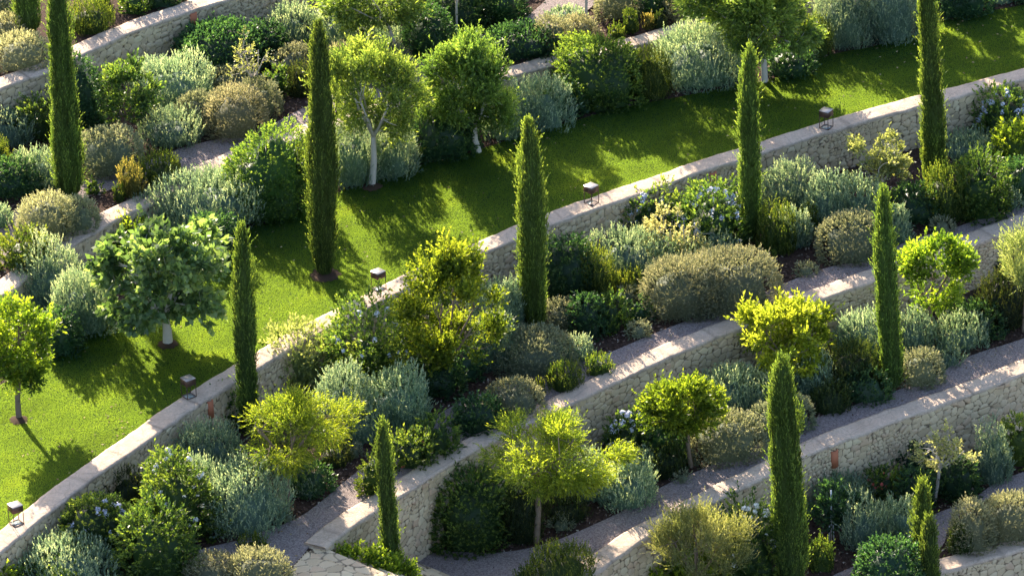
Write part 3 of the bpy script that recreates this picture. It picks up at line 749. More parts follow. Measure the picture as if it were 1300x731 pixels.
def cypress(px, pybase, pytop, wpx, lev, label, topx=None):
    reseed(label); c = at(px, pybase, lev); s = scale_at(c)
    tp = at_y(px if topx is None else topx, pytop, c[1]); H = tp[2]-c[2]; W = wpx/s/2*.89
    lean = (tp[0]-c[0])
    root = empty('cypress_tree', c, label, 'cypress', 'slim cypress trees on the terraces', 0)
    n = int(H*W*2*pi*560); t = rng.uniform(0, 1, n); ang = rng.uniform(0, 2*pi, n)
    sd = int(rng.integers(1e6)); k1 = rng.uniform(0, 6)
    wob = rng.uniform(.10, .2); pv = np.array([0, .03, .12, .35, .6, .8, .92, .975, 1]); pw = np.array([.62, .82, .96, 1, .93, .76, .52, .25, .05])*(1+rng.normal(0, .06, 9)); sp_a = rng.uniform(0, 6); sp_t = rng.uniform(.72, .86)
    def prof(t, ang):
        base = np.interp(t, pv, pw)
        lump = 1+.34*(vnoise(ang*1.9+k1, t*H*1.3, sd)-.5)+.34*(vnoise(ang*3.5, t*H*2.6, sd+1)-.5)
        return base*lump*W*(1+.08*np.sin(t*7+k1))
    keep = rng.random(n) < np.interp(t, [0, .8, .97, 1], [1, .8, .5, .3]); t = t[keep]; ang = ang[keep]; n = len(t)
    r = prof(t, ang)*np.clip(1-np.abs(rng.normal(0, .10, n)), .5, 1)
    cx = .02*np.sin(t*5+k1)
    spl = (np.cos(ang-sp_a) > .55) & (t > sp_t-.12) & (t < sp_t); r = r*np.where(spl, 1.35, 1)
    P = np.stack([np.cos(ang)*r+cx+lean*t, np.sin(ang)*r, .05+t*(H-.14)], 1)
    outv = np.stack([np.cos(ang), np.sin(ang), np.zeros(n)], 1)
    A = unit(outv*.20+np.array([0, 0, 1])+rng.normal(0, .13, (n, 3)))
    st = rng.random(n) < .05; A[st] = unit(A[st]+outv[st]*.5)
    ridge = vnoise(ang*4.2, t*H*1.1, sd+2)
    vs = np.clip(.05+.8*ridge+rng.normal(0, .12, n), 0, 1)
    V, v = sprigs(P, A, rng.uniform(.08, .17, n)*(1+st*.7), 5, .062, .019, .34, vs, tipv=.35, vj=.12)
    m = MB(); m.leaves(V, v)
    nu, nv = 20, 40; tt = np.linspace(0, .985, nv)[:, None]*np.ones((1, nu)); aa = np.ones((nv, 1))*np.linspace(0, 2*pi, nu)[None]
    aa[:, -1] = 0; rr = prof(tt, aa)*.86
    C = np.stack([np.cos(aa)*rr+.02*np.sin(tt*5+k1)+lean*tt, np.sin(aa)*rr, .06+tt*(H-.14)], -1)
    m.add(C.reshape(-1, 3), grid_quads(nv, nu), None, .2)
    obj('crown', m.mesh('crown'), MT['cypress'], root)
    tk = MB(); tk.tube([[0, 0, -.1], [0, 0, .15], [0, 0, .5]], [.08, .06, .04]); obj('trunk', tk.mesh('trunk', True), MT['bark_brown'], root)
    return root
TK = {  # lobes, lobe radius frac, sprigs/lobe density, L, m, l, w, spread, up
 'citrus': dict(k=32, r=.215, den=260, L=.15, m=7, l=.078, w=.038, sp=.9, up=.45, mat='citrus', bark='bark_brown', hollow=.3, core=0),
 'feathery': dict(k=42, r=.19, den=230, L=.20, m=9, l=.058, w=.017, sp=.65, up=.25, mat='feathery', bark='bark_brown', hollow=.2, core=0, droop=.15),
 'fig': dict(k=42, r=.18, den=100, L=.16, m=5, l=.15, w=.11, sp=1.0, up=.35, mat='figleaf', bark='bark_pale', hollow=.15, core=0, droop=.15),
 'almond': dict(k=46, r=.2, den=300, L=.20, m=8, l=.070, w=.028, sp=.8, up=.5, mat='greygreen', bark='bark_pale', hollow=.2, core=0),
 'pistachio': dict(k=20, r=.25, den=230, L=.2, m=8, l=.085, w=.036, sp=.8, up=.2, mat='greygreen', bark='bark_pale', hollow=.2, core=0, droop=.2),
 'olive': dict(k=26, r=.25, den=330, L=.26, m=12, l=.055, w=.014, sp=.5, up=.8, mat='olive', bark='bark_brown', hollow=.2, core=0),
 'sparse': dict(k=26, r=.14, den=240, L=.12, m=5, l=.06, w=.042, sp=1.0, up=.4, mat='yellow', bark='bark_pale', hollow=0, core=0),
 'twiggy': dict(k=26, r=.13, den=130, L=.10, m=4, l=.05, w=.034, sp=1.0, up=.4, mat='olive', bark='bark_pale', hollow=0, core=0),
}
def tree(kind, tx, ty, x0, y0, x1, y1, lev, label, **kw):
    reseed(label, kw.pop('seed', 0)); p = dict(TK[kind]); p.update(kw); c = at(tx, ty, lev); s = scale_at(c)
    cc = at_y((x0+x1)/2, (y0+y1)/2, c[1]+kw.get('dy', 0)); a = (x1-x0)/s/2; Hh = (y1-y0)/s/2; b = a*kw.get('kb', .85)
    if Hh**2-(b*SP)**2 < (.35*Hh)**2: b = Hh*.8/SP*.9 if Hh*.8/SP*.9 < b else b
    cz = math.sqrt(max(Hh**2-(b*SP)**2, (.4*Hh)**2))/CP
    R = np.array([a, b, cz]); cen = cc-c
    root = empty(kw.get('name', {'fig': 'fig_tree', 'citrus': 'citrus_tree', 'olive': 'olive_tree'}.get(kind, 'small_tree')), c, label, 'tree', kw.get('group', 'small broadleaf trees on the terraces'))
    k = p['k']; lobes = []; ng = kw.get('gaps', 3); gapd = unit(rng.normal(size=(5, 3))*[1, 1, .6]-[0, .25, 0])[:max(ng, 1)]; gapc = rng.uniform(.84, .93, max(ng, 1))+(5 if ng == 0 else 0)
    tries = 0
    while len(lobes) < k and tries < 4000:
        tries += 1; d = unit(rng.normal(size=3)); rr = rng.uniform(p['hollow'], 1)**.45*(1-p['r']*.75)
        q = d*rr
        if q[2] < -.6 and rng.random() < .5: continue
        if rr > .42 and tries < 2500 and np.any(gapd@d > gapc): continue
        if all(np.linalg.norm(q-o) > p['r']*.85 for o in lobes) or tries > 3000: lobes.append(q)
    lobes = np.array(lobes); LR = p['r']*rng.uniform(.45, 1.4, len(lobes))
    lobes = lobes*Lump(12, kw.get('lamp', .42), .34)(unit(lobes))[:, None]; lobes[:, 2] = np.maximum(lobes[:, 2], -.62)
    # wood
    w = MB(); hb = max(cen[2]-cz*.75, .18); tr = max(.035, .028*cz+.028*a)*kw.get('tk', 1.0)
    fork = np.array([cen[0]*.35+rng.normal(0, .03), 0, hb])
    w.tube(catmull([[0, 0, -.1], [0, 0, .02], [fork[0]*.5+rng.normal(0, .02), rng.normal(0, .02), hb*.5], fork], .08), np.linspace(tr*1.25, tr*.85, len(catmull([[0, 0, -.1], [0, 0, .02], [0, 0, hb*.5], fork], .08))) if False else None or tr, 9) if False else None
    tp = resample(np.array([[0, 0, -.1], [0, 0, .02], [fork[0]*.45+rng.normal(0, .02), rng.normal(0, .02), hb*.5], fork]), 8)
    w.tube(tp, np.linspace(tr*1.3, tr*.85, 8), 9)
    nl = kw.get('limbs', 5); lim = []
    for i in range(nl):
        an = 2*pi*i/nl+rng.uniform(-.4, .4); e = cen+R*np.array([math.cos(an)*.5, math.sin(an)*.5, rng.uniform(-.15, .35)])
        m1 = fork*.5+e*.5+np.array([0, 0, -.08*cz])+rng.normal(0, .04, 3)
        pth = resample(catmull([fork-[0, 0, .03], m1, e], .1), 9); w.tube(pth, np.linspace(tr*.62, tr*.3, 9), 6); lim.append(pth)
    allp = np.concatenate(lim)
    for q in lobes:
        e = cen+q*R; dd = np.linalg.norm(allp-e, axis=1)+.3*(allp[:, 2] > e[2]+.1); j = int(np.argmin(dd)); s0 = allp[j]
        m1 = (s0+e)/2+rng.normal(0, .05, 3)*a
        w.tube(resample(catmull([s0, m1, e], .1), 6), np.linspace(tr*.26, tr*.09, 6), 5)
        if kind in ('sparse', 'twiggy', 'fig', 'pistachio'):
            for z in range(4):
                e2 = e+unit(rng.normal(size=3)+[0, 0, .4])*a*.22; w.tube([e, (e+e2)/2+rng.normal(0, .015, 3), e2], [tr*.1, tr*.07, tr*.04], 4)
    obj('trunk', w.mesh('trunk', True), MT[p['bark']], root)
    m = MB()
    for q, lr in zip(lobes, LR):
        n = max(6, int(p['den']*4*lr*lr*a*b*kw.get('dens', 1.0)*2.2))
        d = unit(rng.normal(size=(n, 3))); rr = rng.uniform(0, 1, n)**.42
        P = cen+(q+d*rr[:, None]*lr)*R
        od = unit(q+d*.6+1e-6)
        A = unit(od*(1-p['up'])+np.array([0, 0, 1])*p['up']+rng.normal(0, .35, (n, 3)))
        sh = rng.random(n) < .09; P[sh] += od[sh]*R*rng.uniform(.04, .2, sh.sum())[:, None]+[0, 0, .04]
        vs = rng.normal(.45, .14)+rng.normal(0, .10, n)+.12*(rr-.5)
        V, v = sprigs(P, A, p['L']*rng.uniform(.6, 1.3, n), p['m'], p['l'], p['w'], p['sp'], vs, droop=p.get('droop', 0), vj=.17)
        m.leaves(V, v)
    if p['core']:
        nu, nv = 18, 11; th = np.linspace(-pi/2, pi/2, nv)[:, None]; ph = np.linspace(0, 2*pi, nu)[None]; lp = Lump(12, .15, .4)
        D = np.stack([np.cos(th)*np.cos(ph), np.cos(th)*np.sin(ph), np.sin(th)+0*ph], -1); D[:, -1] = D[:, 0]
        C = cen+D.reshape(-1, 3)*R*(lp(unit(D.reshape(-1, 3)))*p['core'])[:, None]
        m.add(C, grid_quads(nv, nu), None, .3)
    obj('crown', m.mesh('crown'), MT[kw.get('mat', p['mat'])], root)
    if kw.get('fruit'):
        for i in range(kw['fruit']):
            d = unit(rng.normal(size=3)); d[1] = -abs(d[1]); mb = MB()
            th = np.linspace(-pi/2, pi/2, 6)[:, None]; ph = np.linspace(0, 2*pi, 9)[None]
            mb.add(np.stack([np.cos(th)*np.cos(ph), np.cos(th)*np.sin(ph), 1.2*np.sin(th)+0*ph], -1).reshape(-1, 3)*.035, grid_quads(6, 9))
            obj('fruit', mb.mesh('fruit', True), MT['lemon'], root, cen+d*R*.95)
    return root
def wall_top(L, px):
    xs = np.array([project(p)[0] for p in L]); return L[int(np.argmin(np.abs(xs-px)))]
def lantern(px, py, rz, label, lit=False):
    # stands on the coping of the lawn wall
    c = at(px, py, 0.0+TOP+.004)
    c[2] = TOP+.004
    root = empty('lantern', c, label, 'lantern', 'metal lanterns on the lawn wall', rz)
    S = .215; H = .40
    m = MB(); m.box((0, 0, H-.065), (S, S, .13), 0, .006); cap = obj('lantern_head', m.mesh('lantern_head'), MT['bronze'], root)
    m = MB(); m.box((0, 0, H+.004), (S+.008, S+.008, .010), 0, .003); obj('lid', m.mesh('lid'), MT['captop'], cap)
    for sx in (-1, 1):
        for sy in (-1, 1):
            m = MB(); m.box((sx*(S/2-.006), sy*(S/2-.006), (H-.13)/2+.006), (.011, .011, H-.13-.012)); obj('leg', m.mesh('leg'), MT['bronze'], root)
    m = MB(); t = .016
    for sx in (-1, 1):
        m.box((sx*(S/2-t/2), 0, .006), (t, S, .012)); m.box((0, sx*(S/2-t/2), .006), (S-2*t-.001, t, .0115))
    obj('base_frame', m.mesh('base_frame'), MT['bronze'], root)
    m = MB(); m.box((0, 0, .003), (S-2*t-.004, S-2*t-.004, .005)); obj('base_plate', m.mesh('base_plate'), MT['glassy'], root)
    return root
def earth_ring(px, py, r, lev):
    c = at(px, py, lev, .03); m = MB(); n = 28; an = np.arange(n)*2*pi/n; rr = r*(1+.15*rng.normal(size=n)*.6)
    V = [[0, 0, .035]]+[[math.cos(t)*q*.55, math.sin(t)*q*.55, .03] for t, q in zip(an, rr)]+[[math.cos(t)*q, math.sin(t)*q, .004] for t, q in zip(an, rr)]
    T = [[0, 1+i, 1+(i+1) % n] for i in range(n)]; Q = [[1+i, 1+n+i, 1+n+(i+1) % n, 1+(i+1) % n] for i in range(n)]
    m.add(V, Q, T); tag(obj('soil_ring', m.mesh('soil_ring', True), MT['tint'], None, c), kind='structure')
# ------------------------------------------------------------------ the planting, one line per plant
# cypresses
cypress(87, 252, -40, 36, 1, 'tall slim cypress at the upper left between the upper gravel path and its low wall', topx=72)
cypress(413, 349, 26, 38, 2, 'tall slim cypress standing on the lawn itself in a ring of bare soil', topx=403)
cypress(318, 552, 281, 28, 3, 'slim cypress just below the lawn wall, the one to the right of the fig tree', topx=305)
cypress(681, 424, 149, 36, 3, 'slim cypress below the lawn wall, nearest the middle of the photo', topx=670)
cypress(953, 306, 56, 27, 3, 'narrow cypress beside the white flowering shrub below the lawn wall', topx=951)
cypress(1185, 238, -45, 31, 3, 'tall cypress near the right edge with its tip outside the top of the photo', topx=1177)
cypress(1132, 493, 236, 30, 4, 'slim cypress between two stone walls, left of the bright citrus tree on the right', topx=1121)
cypress(1004, 742, 450, 44, 5, 'broadest cypress in the foreground, below the yellow-leaved citrus tree', topx=993)
cypress(500, 776, 530, 25, 4, 'short narrow cypress in front of the free end of the tall stone wall', topx=486)
cypress(1171, 770, 606, 25, 6, 'small cypress at the bottom edge, the taller of the close pair at the lower right', topx=1170)
cypress(1184, 790, 652, 24, 6, 'small cypress at the bottom edge, the shorter of the close pair at the lower right', topx=1180)
cypress(36, 43, -75, 34, 0, 'dark cypress cut off by the top edge above the upper left stone wall', topx=33)
# lanterns
lantern(21, 664, .55, 'brown metal lantern on the lawn wall, the one nearest the bottom left corner')
lantern(240, 503, .62, 'brown metal lantern on the lawn wall beside the shadow of the fig tree')
lantern(481, 367, .75, 'brown metal lantern with a bright lid, behind the tall yellow-green shrub')
lantern(751, 258, .80, 'brown metal lantern with bright lid, between the two middle cypresses of the lawn wall')
lantern(1049, 162, .98, 'brown metal lantern in the shade, farthest along the lawn wall to the right')
earth_ring(413, 349, .30, 2); earth_ring(213, 437, .2, 2); earth_ring(24, 533, .18, 2); earth_ring(472, 237, .2, 2)
# trees
tree('fig', 213, 437, 116, 264, 300, 424, 2, 'fig tree with big lobed leaves and pale trunk standing on the lawn at the left', dy=.1, limbs=6, tk=1.15, gaps=0, lamp=.2, dens=.8)
tree('citrus', 24, 532, -28, 378, 80, 498, 2, 'round green citrus tree on the lawn at the left edge of the photo', limbs=4, dens=1.1, k=38)
tree('almond', 472, 236, 416, 50, 545, 192, 2, 'airy grey-green tree behind the lawn, right of the tall lawn cypress', limbs=6, gaps=1, lamp=.3, dens=1.1)
tree('almond', 607, 194, 529, 42, 668, 178, 2, 'bushy yellow-tipped tree behind the lawn, larger of the two in the top centre', limbs=6, gaps=1, lamp=.3, dens=1.2)
tree('pistachio', 971, 105, 884, -32, 1042, 82, 2, 'spreading pale-trunked tree at the back edge of the lawn, top right of centre', dens=1.3, k=30)
tree('citrus', 157, 174, 121, 84, 198, 160, 1, 'small bright green tree in the bed above the upper gravel path', mat='leafy')
tree('twiggy', 325, 134, 286, 42, 352, 108, 1, 'nearly leafless small tree with twisted pale branches above the upper path', tk=.9, kb=.6)
tree('pistachio', 508, 74, 408, -40, 528, 45, 1, 'thin pale-trunked tree with drooping sprays of leaves, cut by the top edge', dens=.8, tk=.8)
tree('pistachio', 580, 48, 540, -110, 640, -22, 1, 'slender grey trunk at the top edge among dark shrubs left of the gravel path', tk=.5)
tree('pistachio', 744, 30, 700, -125, 800, -30, 1, 'slender pale trunk standing beside the gravel path at the top edge', tk=.6)
tree('feathery', 364, 643, 285, 492, 447, 605, 3, 'feathery yellow-green tree with a thin trunk beside the path at the lower left')
tree('feathery', 681, 687, 606, 528, 779, 628, 4, 'wide feathery yellow-green tree with several stems in the bottom centre', limbs=7, gaps=1)
tree('citrus', 877, 592, 812, 470, 917, 561, 4, 'small round citrus tree with a leaning bare trunk beside the lower gravel path', gaps=1)
tree('citrus', 1005, 492, 935, 384, 1063, 478, 4, 'brightest yellow-leaved citrus tree, in front of the tall stone wall', mat='lemonleaf')
tree('citrus', 1178, 432, 1137, 294, 1238, 398, 4, 'citrus tree with a forked trunk on the right, beside the slim cypress', limbs=4)
tree('olive', 1300, 420, 1268, 280, 1335, 380, 4, 'grey-green olive tree cut by the right edge of the photo')
tree('sparse', 870, 334, 816, 264, 908, 332, 3, 'low sparse tree with pale yellow leaves above the big dry mound', dens=1.2, tk=.7, kb=.6)
tree('sparse', 1122, 262, 1068, 160, 1160, 246, 3, 'thin-leaved grey-green small tree below the lawn wall, left of the right-hand tall cypress', mat='olive', dens=1.6, tk=.8)
tree('sparse', 1186, 637, 1158, 540, 1246, 602, 5, 'sparse small tree with pale trunk and yellow leaves at the lower right', kb=.6, dens=.9)
tree('citrus', 1056, 680, 1026, 618, 1088, 672, 5, 'young dark green tree tied to a white stake at the lower right', mat='evergreen', dens=.7, tk=.4)
tree('olive', 882, 768, 820, 640, 942, 748, 5, 'grey-green upright olive tree in the foreground at the bottom edge', dens=.75)
tree('citrus', 463, 800, 404, 704, 526, 775, 4, 'bright green citrus crown rising over the stone stair at the bottom edge', tk=.6, dens=.8)
for q, (tx_, ty_, w_) in enumerate([(1062, -48, 130), (1150, -62, 120), (1246, -92, 120), (1335, -120, 130), ]):  # unseen trees, added above the view to cast shade on the lawn
    tree('citrus', tx_, ty_, tx_-w_/2, ty_-150, tx_+w_/2, ty_-38, 1, 'round tree just beyond the top edge that shades the lawn at the upper right', mat='leafy', dens=1.3, group='added shade trees beyond the top edge')
# big leafy individuals on the lantern wall terrace
tree('citrus', 566, 492, 490, 318, 640, 486, 3, 'tallest yellow-green shrub, rising over the lawn wall in the centre left', name='tall_shrub', group='tall bushes', mat='feathery', up=.8, L=.30, l=.085, w=.046, k=56, r=.15, kb=.7, limbs=8, tk=.7, dens=1.05, gaps=0)
# ---- terrace above the upper left wall
S = shrub
S('tan', -16, 22, 31, 60, 0, 'pale dry mound at the far top left, just left of the dark cypress')
S('tan', -4, 47, 61, 94, 0, 'round dry tan mound sitting directly behind the coping of the upper left wall')
S('mound', -10, -8, 22, 24, 0, 'grey mound in the very top left corner')
S('gold', 84, 2, 147, 48, 0, 'round golden-green shrub behind the upper left wall, right of the tall cypress')
S('gold', 118, -18, 143, 11, 0, 'small yellow-green shrub cut by the top edge, behind the round golden one')
S('leafy', 155, -12, 187, 20, 0, 'light green shrub at the top edge above the upper left wall')
S('evergreen', 180, -22, 228, 12, 0, 'dark green shrub at the top edge above the terracotta insert of the upper left wall')
# ---- bed between the upper left wall and the upper path
S('silver', -22, 146, 46, 192, 1, 'blue-grey shrub against the foot of the upper left wall at the left edge')
S('leafy', 25, 128, 71, 180, 1, 'bright leafy shrub just left of the tallest left cypress')
S('gold', -18, 176, 16, 226, 1, 'yellow-tipped shrub cut by the left edge above the path')
S('evergreen', -22, 204, 50, 256, 1, 'dark shrub at the left edge beside the upper gravel path')
S('silver', 15, 194, 78, 244, 1, 'grey-leaved shrub just left of the foot of the tallest left cypress')
S('evergreen', 78, 76, 130, 172, 1, 'tall blue-green shrub just right of the tallest left cypress', kd=.7)
S('silver', 166, 80, 264, 148, 1, 'wide blue-grey shrub in front of the upper left wall, left of the big dark shrub')
S('evergreen', 222, 29, 340, 104, 1, 'large dark green shrub under the terracotta insert of the upper left wall')
S('mound', 266, 88, 322, 124, 1, 'grey mound directly behind the sunlit tan mound and the leafless tree')
S('mound', 226, 121, 278, 168, 1, 'grey-green mound just left of the sunlit tan mound')
S('tan', 262, 113, 338, 180, 1, 'large mound with a straw-coloured sunlit top, below the leafless tree')
S('silver', 180, 143, 255, 193, 1, 'low silvery shrub with pale tips at the edge of the upper path')
S('mound', 99, 168, 178, 229, 1, 'large smooth grey mound right of the foot of the tallest left cypress')
S('mound', 300, 104, 354, 152, 1, 'round grey mound right of the leafless tree')
S('evergreen', 322, 30, 362, 82, 1, 'dark narrow shrub behind the yellow-leaved shrublet near the lawn cypress tip')
S('leafy', 338, 84, 366, 124, 1, 'small shrub with a few bright yellow leaves beside the leafless tree')
S('silver', 340, 8, 405, 68, 1, 'blue-grey shrub at the foot of the upper wall, left of the lawn cypress tip')
S('silver', 398, 10, 468, 66, 1, 'blue-grey shrub behind the drooping sprays, right of the lawn cypress tip')
S('mound', 352, 62, 398, 102, 1, 'low grey mound left of the lawn cypress tip')
S('dark', 366, 82, 398, 126, 1, 'dark spiky shrub touching the left side of the lawn cypress')
S('tan', 410, 58, 452, 90, 1, 'dry brownish mound peeping out behind the airy tree')
S('silver', 462, 36, 510, 68, 1, 'pale spiky grey shrub just left of the thin tree trunk at the top')
S('mound', 444, 58, 522, 112, 1, 'light dome-shaped mound behind the crown of the airy tree')
S('evergreen', 513, 12, 574, 76, 1, 'round dark green shrub right of the thin tree trunk at the top')
S('evergreen', 544, -20, 622, 46, 1, 'broad dark green shrub at the top edge left of the gravel path')
S('evergreen', 598, -22, 664, 34, 1, 'dark green shrub at the top edge touching the gravel path')
S('evergreen', 436, -45, 520, 14, 1, 'dark shrub at the top edge behind the drooping sprays')
S('evergreen', 622, 34, 702, 80, 1, 'dark rounded shrub between the gravel path and the low coping, top centre')
S('tan', 680, 26, 724, 68, 1, 'straw-coloured tufted mound right of the dark rounded shrub, top centre')
S('tan', 712, 23, 758, 56, 1, 'straw-coloured mound beside the slender trunk at the top, behind the low coping')
S('silver', 694, 12, 744, 32, 1, 'low grey shrub spreading over the gravel path at the top')
S('gold', 790, 13, 811, 45, 1, 'small upright yellow-green shrub behind the low coping, tallest of three there')
S('gold', 772, 32, 794, 52, 1, 'tiny yellow-green tuft on the mulch behind the low coping')
S('amber', 815, 18, 832, 40, 1, 'tiny orange-tipped upright shrub behind the low coping')
S('dark', 830, 17, 846, 40, 1, 'tiny dark spiky shrub right of the orange-tipped one')
S('mound', 760, -16, 812, 27, 1, 'grey mound at the top edge behind the small upright yellow shrub')
S('evergreen', 808, -18, 854, 24, 1, 'dark green shrub at the top edge between two grey mounds')
S('tan', 842, -4, 908, 32, 1, 'dry grey-tan mound at the top edge just left of the spreading tree')
# path edge planting
S('amber', 150, 204, 184, 254, 1, 'brown and gold upright shrub between the upper path and the low coping')
S('gold', 178, 196, 233, 240, 1, 'green and gold spiky shrub right of the brown and gold upright one')
S('gold', 192, 226, 209, 246, 1, 'tiny yellow tuft in front of the green and gold spiky shrub')
S('leafy', 113, 230, 130, 248, 1, 'small green tuft on the upper path beside the tall cypress foot')
S('gold', 144, 234, 160, 258, 1, 'small upright yellow tuft at the left end of the brown and gold shrub')
S('tan', 29, 252, 96, 312, 1, 'large tan-topped mound below the tallest left cypress on the coping side')
S('mound', 70, 254, 124, 300, 1, 'grey-green mound attached to the right of the large tan-topped one')
S('leafy', 2, 298, 64, 348, 1, 'olive-green low leafy shrub between the upper path and the coping at the left edge', mat='gold')
S('silver', -14, 262, 15, 292, 1, 'small blue-grey shrub at the left edge above the gravel path')
# ---- bed behind the lawn
S('evergreen', 56, 395, 100, 456, 2, 'dark shrub in the shade right of the left-edge citrus tree')
S('silver', 26, 322, 112, 398, 2, 'large feathery silver-green shrub below the coping at the left')
S('silver', 66, 345, 150, 432, 2, 'large blue-green upright shrub left of the fig tree')
S('evergreen', 106, 296, 150, 326, 2, 'small dark shrub tucked against the low wall above the fig tree')
S('leafy', 134, 277, 188, 318, 2, 'bright yellow-green low shrub behind the fig tree', mat='citrus')
S('silver', 166, 248, 224, 296, 2, 'grey-green shrub between the low coping and the fig crown')
S('silver', 200, 222, 332, 305, 2, 'huge silver dome-shaped shrub right above the fig tree')
S('evergreen', 296, 180, 387, 286, 2, 'large rounded bright-topped green bush behind the lawn, left of the lawn cypress', mat='leafy', kd=.9)
S('evergreen', 240, 275, 300, 335, 2, 'dark shrub in the shade right of the fig crown')
S('gold', 362, 185, 400, 262, 2, 'golden-green hedge-like shrub immediately left of the lawn cypress')
S('silver', 418, 166, 480, 242, 2, 'grey-green shrub just right of the lawn cypress, under the airy tree')
S('silver', 464, 158, 530, 232, 2, 'blue-grey shrub behind the trunk of the airy tree')
S('evergreen', 527, 140, 604, 207, 2, 'dark shrub in deep shade between the two trees behind the lawn')
S('leafy', 508, 184, 536, 214, 2, 'small green leafy plant at the lawn edge between the two trees')
S('silver', 614, 132, 668, 182, 2, 'blue-grey shrub right of the trunk of the larger tree behind the lawn')
S('silver', 646, 104, 722, 172, 2, 'pale blue-grey dome with upright sprigs at the lawn edge, top centre')
S('evergreen', 684, 78, 730, 118, 2, 'low dark shrub in front of the low wall, left of the big rounded bush')
S('evergreen', 712, 52, 813, 144, 2, 'biggest rounded green bush with a yellow top behind the middle of the lawn', kd=.9, mat='leafy')
S('leafy', 700, 50, 748, 92, 2, 'bright yellow leafy shrub growing against the big rounded bush', mat='citrus')
S('leafy', 748, 122, 778, 146, 2, 'small bright green plant at the foot of the big rounded bush')
S('evergreen', 694, 106, 740, 152, 2, 'dark green shrub at the left foot of the big rounded bush')
S('gold', 800, 62, 853, 131, 2, 'clipped golden-green shrub right of the big rounded bush')
S('silver', 830, 38, 946, 121, 2, 'wide blue-grey shrub bank right of the clipped golden-green shrub')
S('leafy', 840, 50, 861, 73, 2, 'pale green tuft poking out of the wide blue-grey bank')
S('gold', 1010, 24, 1058, 78, 2, 'golden-green shrub right of the spreading tree at the back of the lawn')
S('evergreen', 972, 60, 1034, 102, 2, 'low dark shrub at the foot of the spreading tree')
S('silver', 1036, -22, 1110, 66, 2, 'left part of the long blue-grey hedge at the top right')
S('silver', 1092, -26, 1172, 60, 2, 'right part of the long blue-grey hedge at the top right')
S('evergreen', 1184, -28, 1256, 28, 2, 'dark green bushes behind the lawn just right of the tall right cypress')
S('silver', 1248, -22, 1292, 9, 2, 'grey shrub at the very top edge near the right corner')
S('evergreen', 1280, -30, 1326, 6, 2, 'dark shrub in the top right corner')
# ---- bed below the lawn wall, left to right
S('silver', 26, 684, 142, 760, 3, 'big teal mound at the bottom edge near the left corner')
S('leafy', 14, 714, 96, 765, 3, 'leafy sprigs at the bottom edge below the teal mound')
S('leafy', -14, 716, 20, 765, 3, 'yellow-green plant in the bottom left corner', mat='citrus')
S('evergreen', 96, 624, 140, 668, 3, 'dark low shrub at the foot of the lawn wall at the lower left')
S('dark', 124, 600, 192, 656, 3, 'dark green grassy clump against the lawn wall at the lower left')
S('evergreen', 84, 634, 176, 718, 3, 'dark shrub covered with pale blue flowers at the lower left', fl=('petal', 26), mat='leafy')
S('leafy', 160, 642, 246, 745, 3, 'bright yellow-green bush beside the blue flowering shrub at the lower left', amp=.3)
S('leafy', 184, 574, 270, 690, 3, 'taller dark-leaved bush with white flowers at the lower left', kd=.8, fl=('petalw', 14), amp=.3)
S('silver', 226, 540, 310, 612, 3, 'blue-grey shrub below the terracotta insert of the lawn wall at the left')
S('silver', 262, 592, 364, 683, 3, 'big blue-grey mound left of the feathery tree trunk')
S('silver', 228, 585, 290, 660, 3, 'blue-grey shrub between the white flowering bush and the big blue-grey mound')
S('evergreen', 236, 638, 268, 676, 3, 'small dark shrub in the shade beside the lower left path')
S('leafy', 256, 488, 312, 548, 3, 'dark climber against the lawn wall, left of the cypress below it')
S('tan', 238, 706, 302, 752, 3, 'tan-flowered mound at the bottom edge beside the path')
S('tan', 292, 700, 363, 756, 3, 'tan and grey mound at the bottom edge, right of the smaller tan-flowered one')
S('gold', 303, 681, 341, 708, 3, 'small yellow-green shrub on the path above the tan mounds')
S('leafy', 328, 416, 428, 502, 3, 'pale silvery-yellow bush right of the cypress below the lawn wall', mat='olive', amp=.3, L=.26)
S('leafy', 422, 385, 522, 505, 3, 'open leafy bush with a few blue flowers under the lantern with the bright lid', fl=('petal', 12), amp=.35, core=.5, dens=.8)
S('leafy', 448, 430, 520, 500, 3, 'pale green thin-stemmed bush in front of the open leafy one', mat='greygreen', core=.3, dens=.6, amp=.35)
S('silver', 402, 468, 474, 556, 3, 'blue-grey shrub right of the feathery tree crown')
S('silver', 464, 474, 542, 552, 3, 'grey-blue mound in the middle of the bed left of the curved path')
S('silver', 436, 520, 490, 566, 3, 'low blue shrub below the two grey-blue mounds')
S('mound', 492, 549, 507, 566, 3, 'tiny grey tuft right of the low blue shrub')
S('evergreen', 520, 452, 584, 508, 3, 'dark green shrub under the tallest yellow-green shrub')
S('evergreen', 566, 440, 610, 486, 3, 'dark shrub right under the tallest yellow-green shrub beside silver sprigs')
S('silver', 598, 358, 668, 440, 3, 'tall silver sprigs left of the middle cypress')
S('silver', 600, 398, 660, 474, 3, 'silver-green shrub below the tall silver sprigs')
S('mound', 630, 425, 726, 483, 3, 'wide soft grey-green mound in front of the middle cypress')
S('silver', 712, 430, 754, 463, 3, 'low pale silver plant right of the wide soft mound')
S('silver', 636, 355, 668, 432, 3, 'narrow silver shrub touching the left side of the middle cypress')
S('evergreen', 366, 588, 420, 632, 3, 'dark shrub right of the feathery tree trunk')
S('dark', 400, 562, 448, 597, 3, 'dark spiky shrub below the blue shrubs right of the feathery tree')
S('mound', 441, 565, 458, 582, 3, 'small grey mound near the path, right of the dark spiky shrub')
S('silver', 377, 612, 400, 634, 3, 'small silver rosette at the path edge right of the feathery tree')
S('mound', 360, 648, 373, 663, 3, 'tiny grey plant at the path edge under the feathery tree')
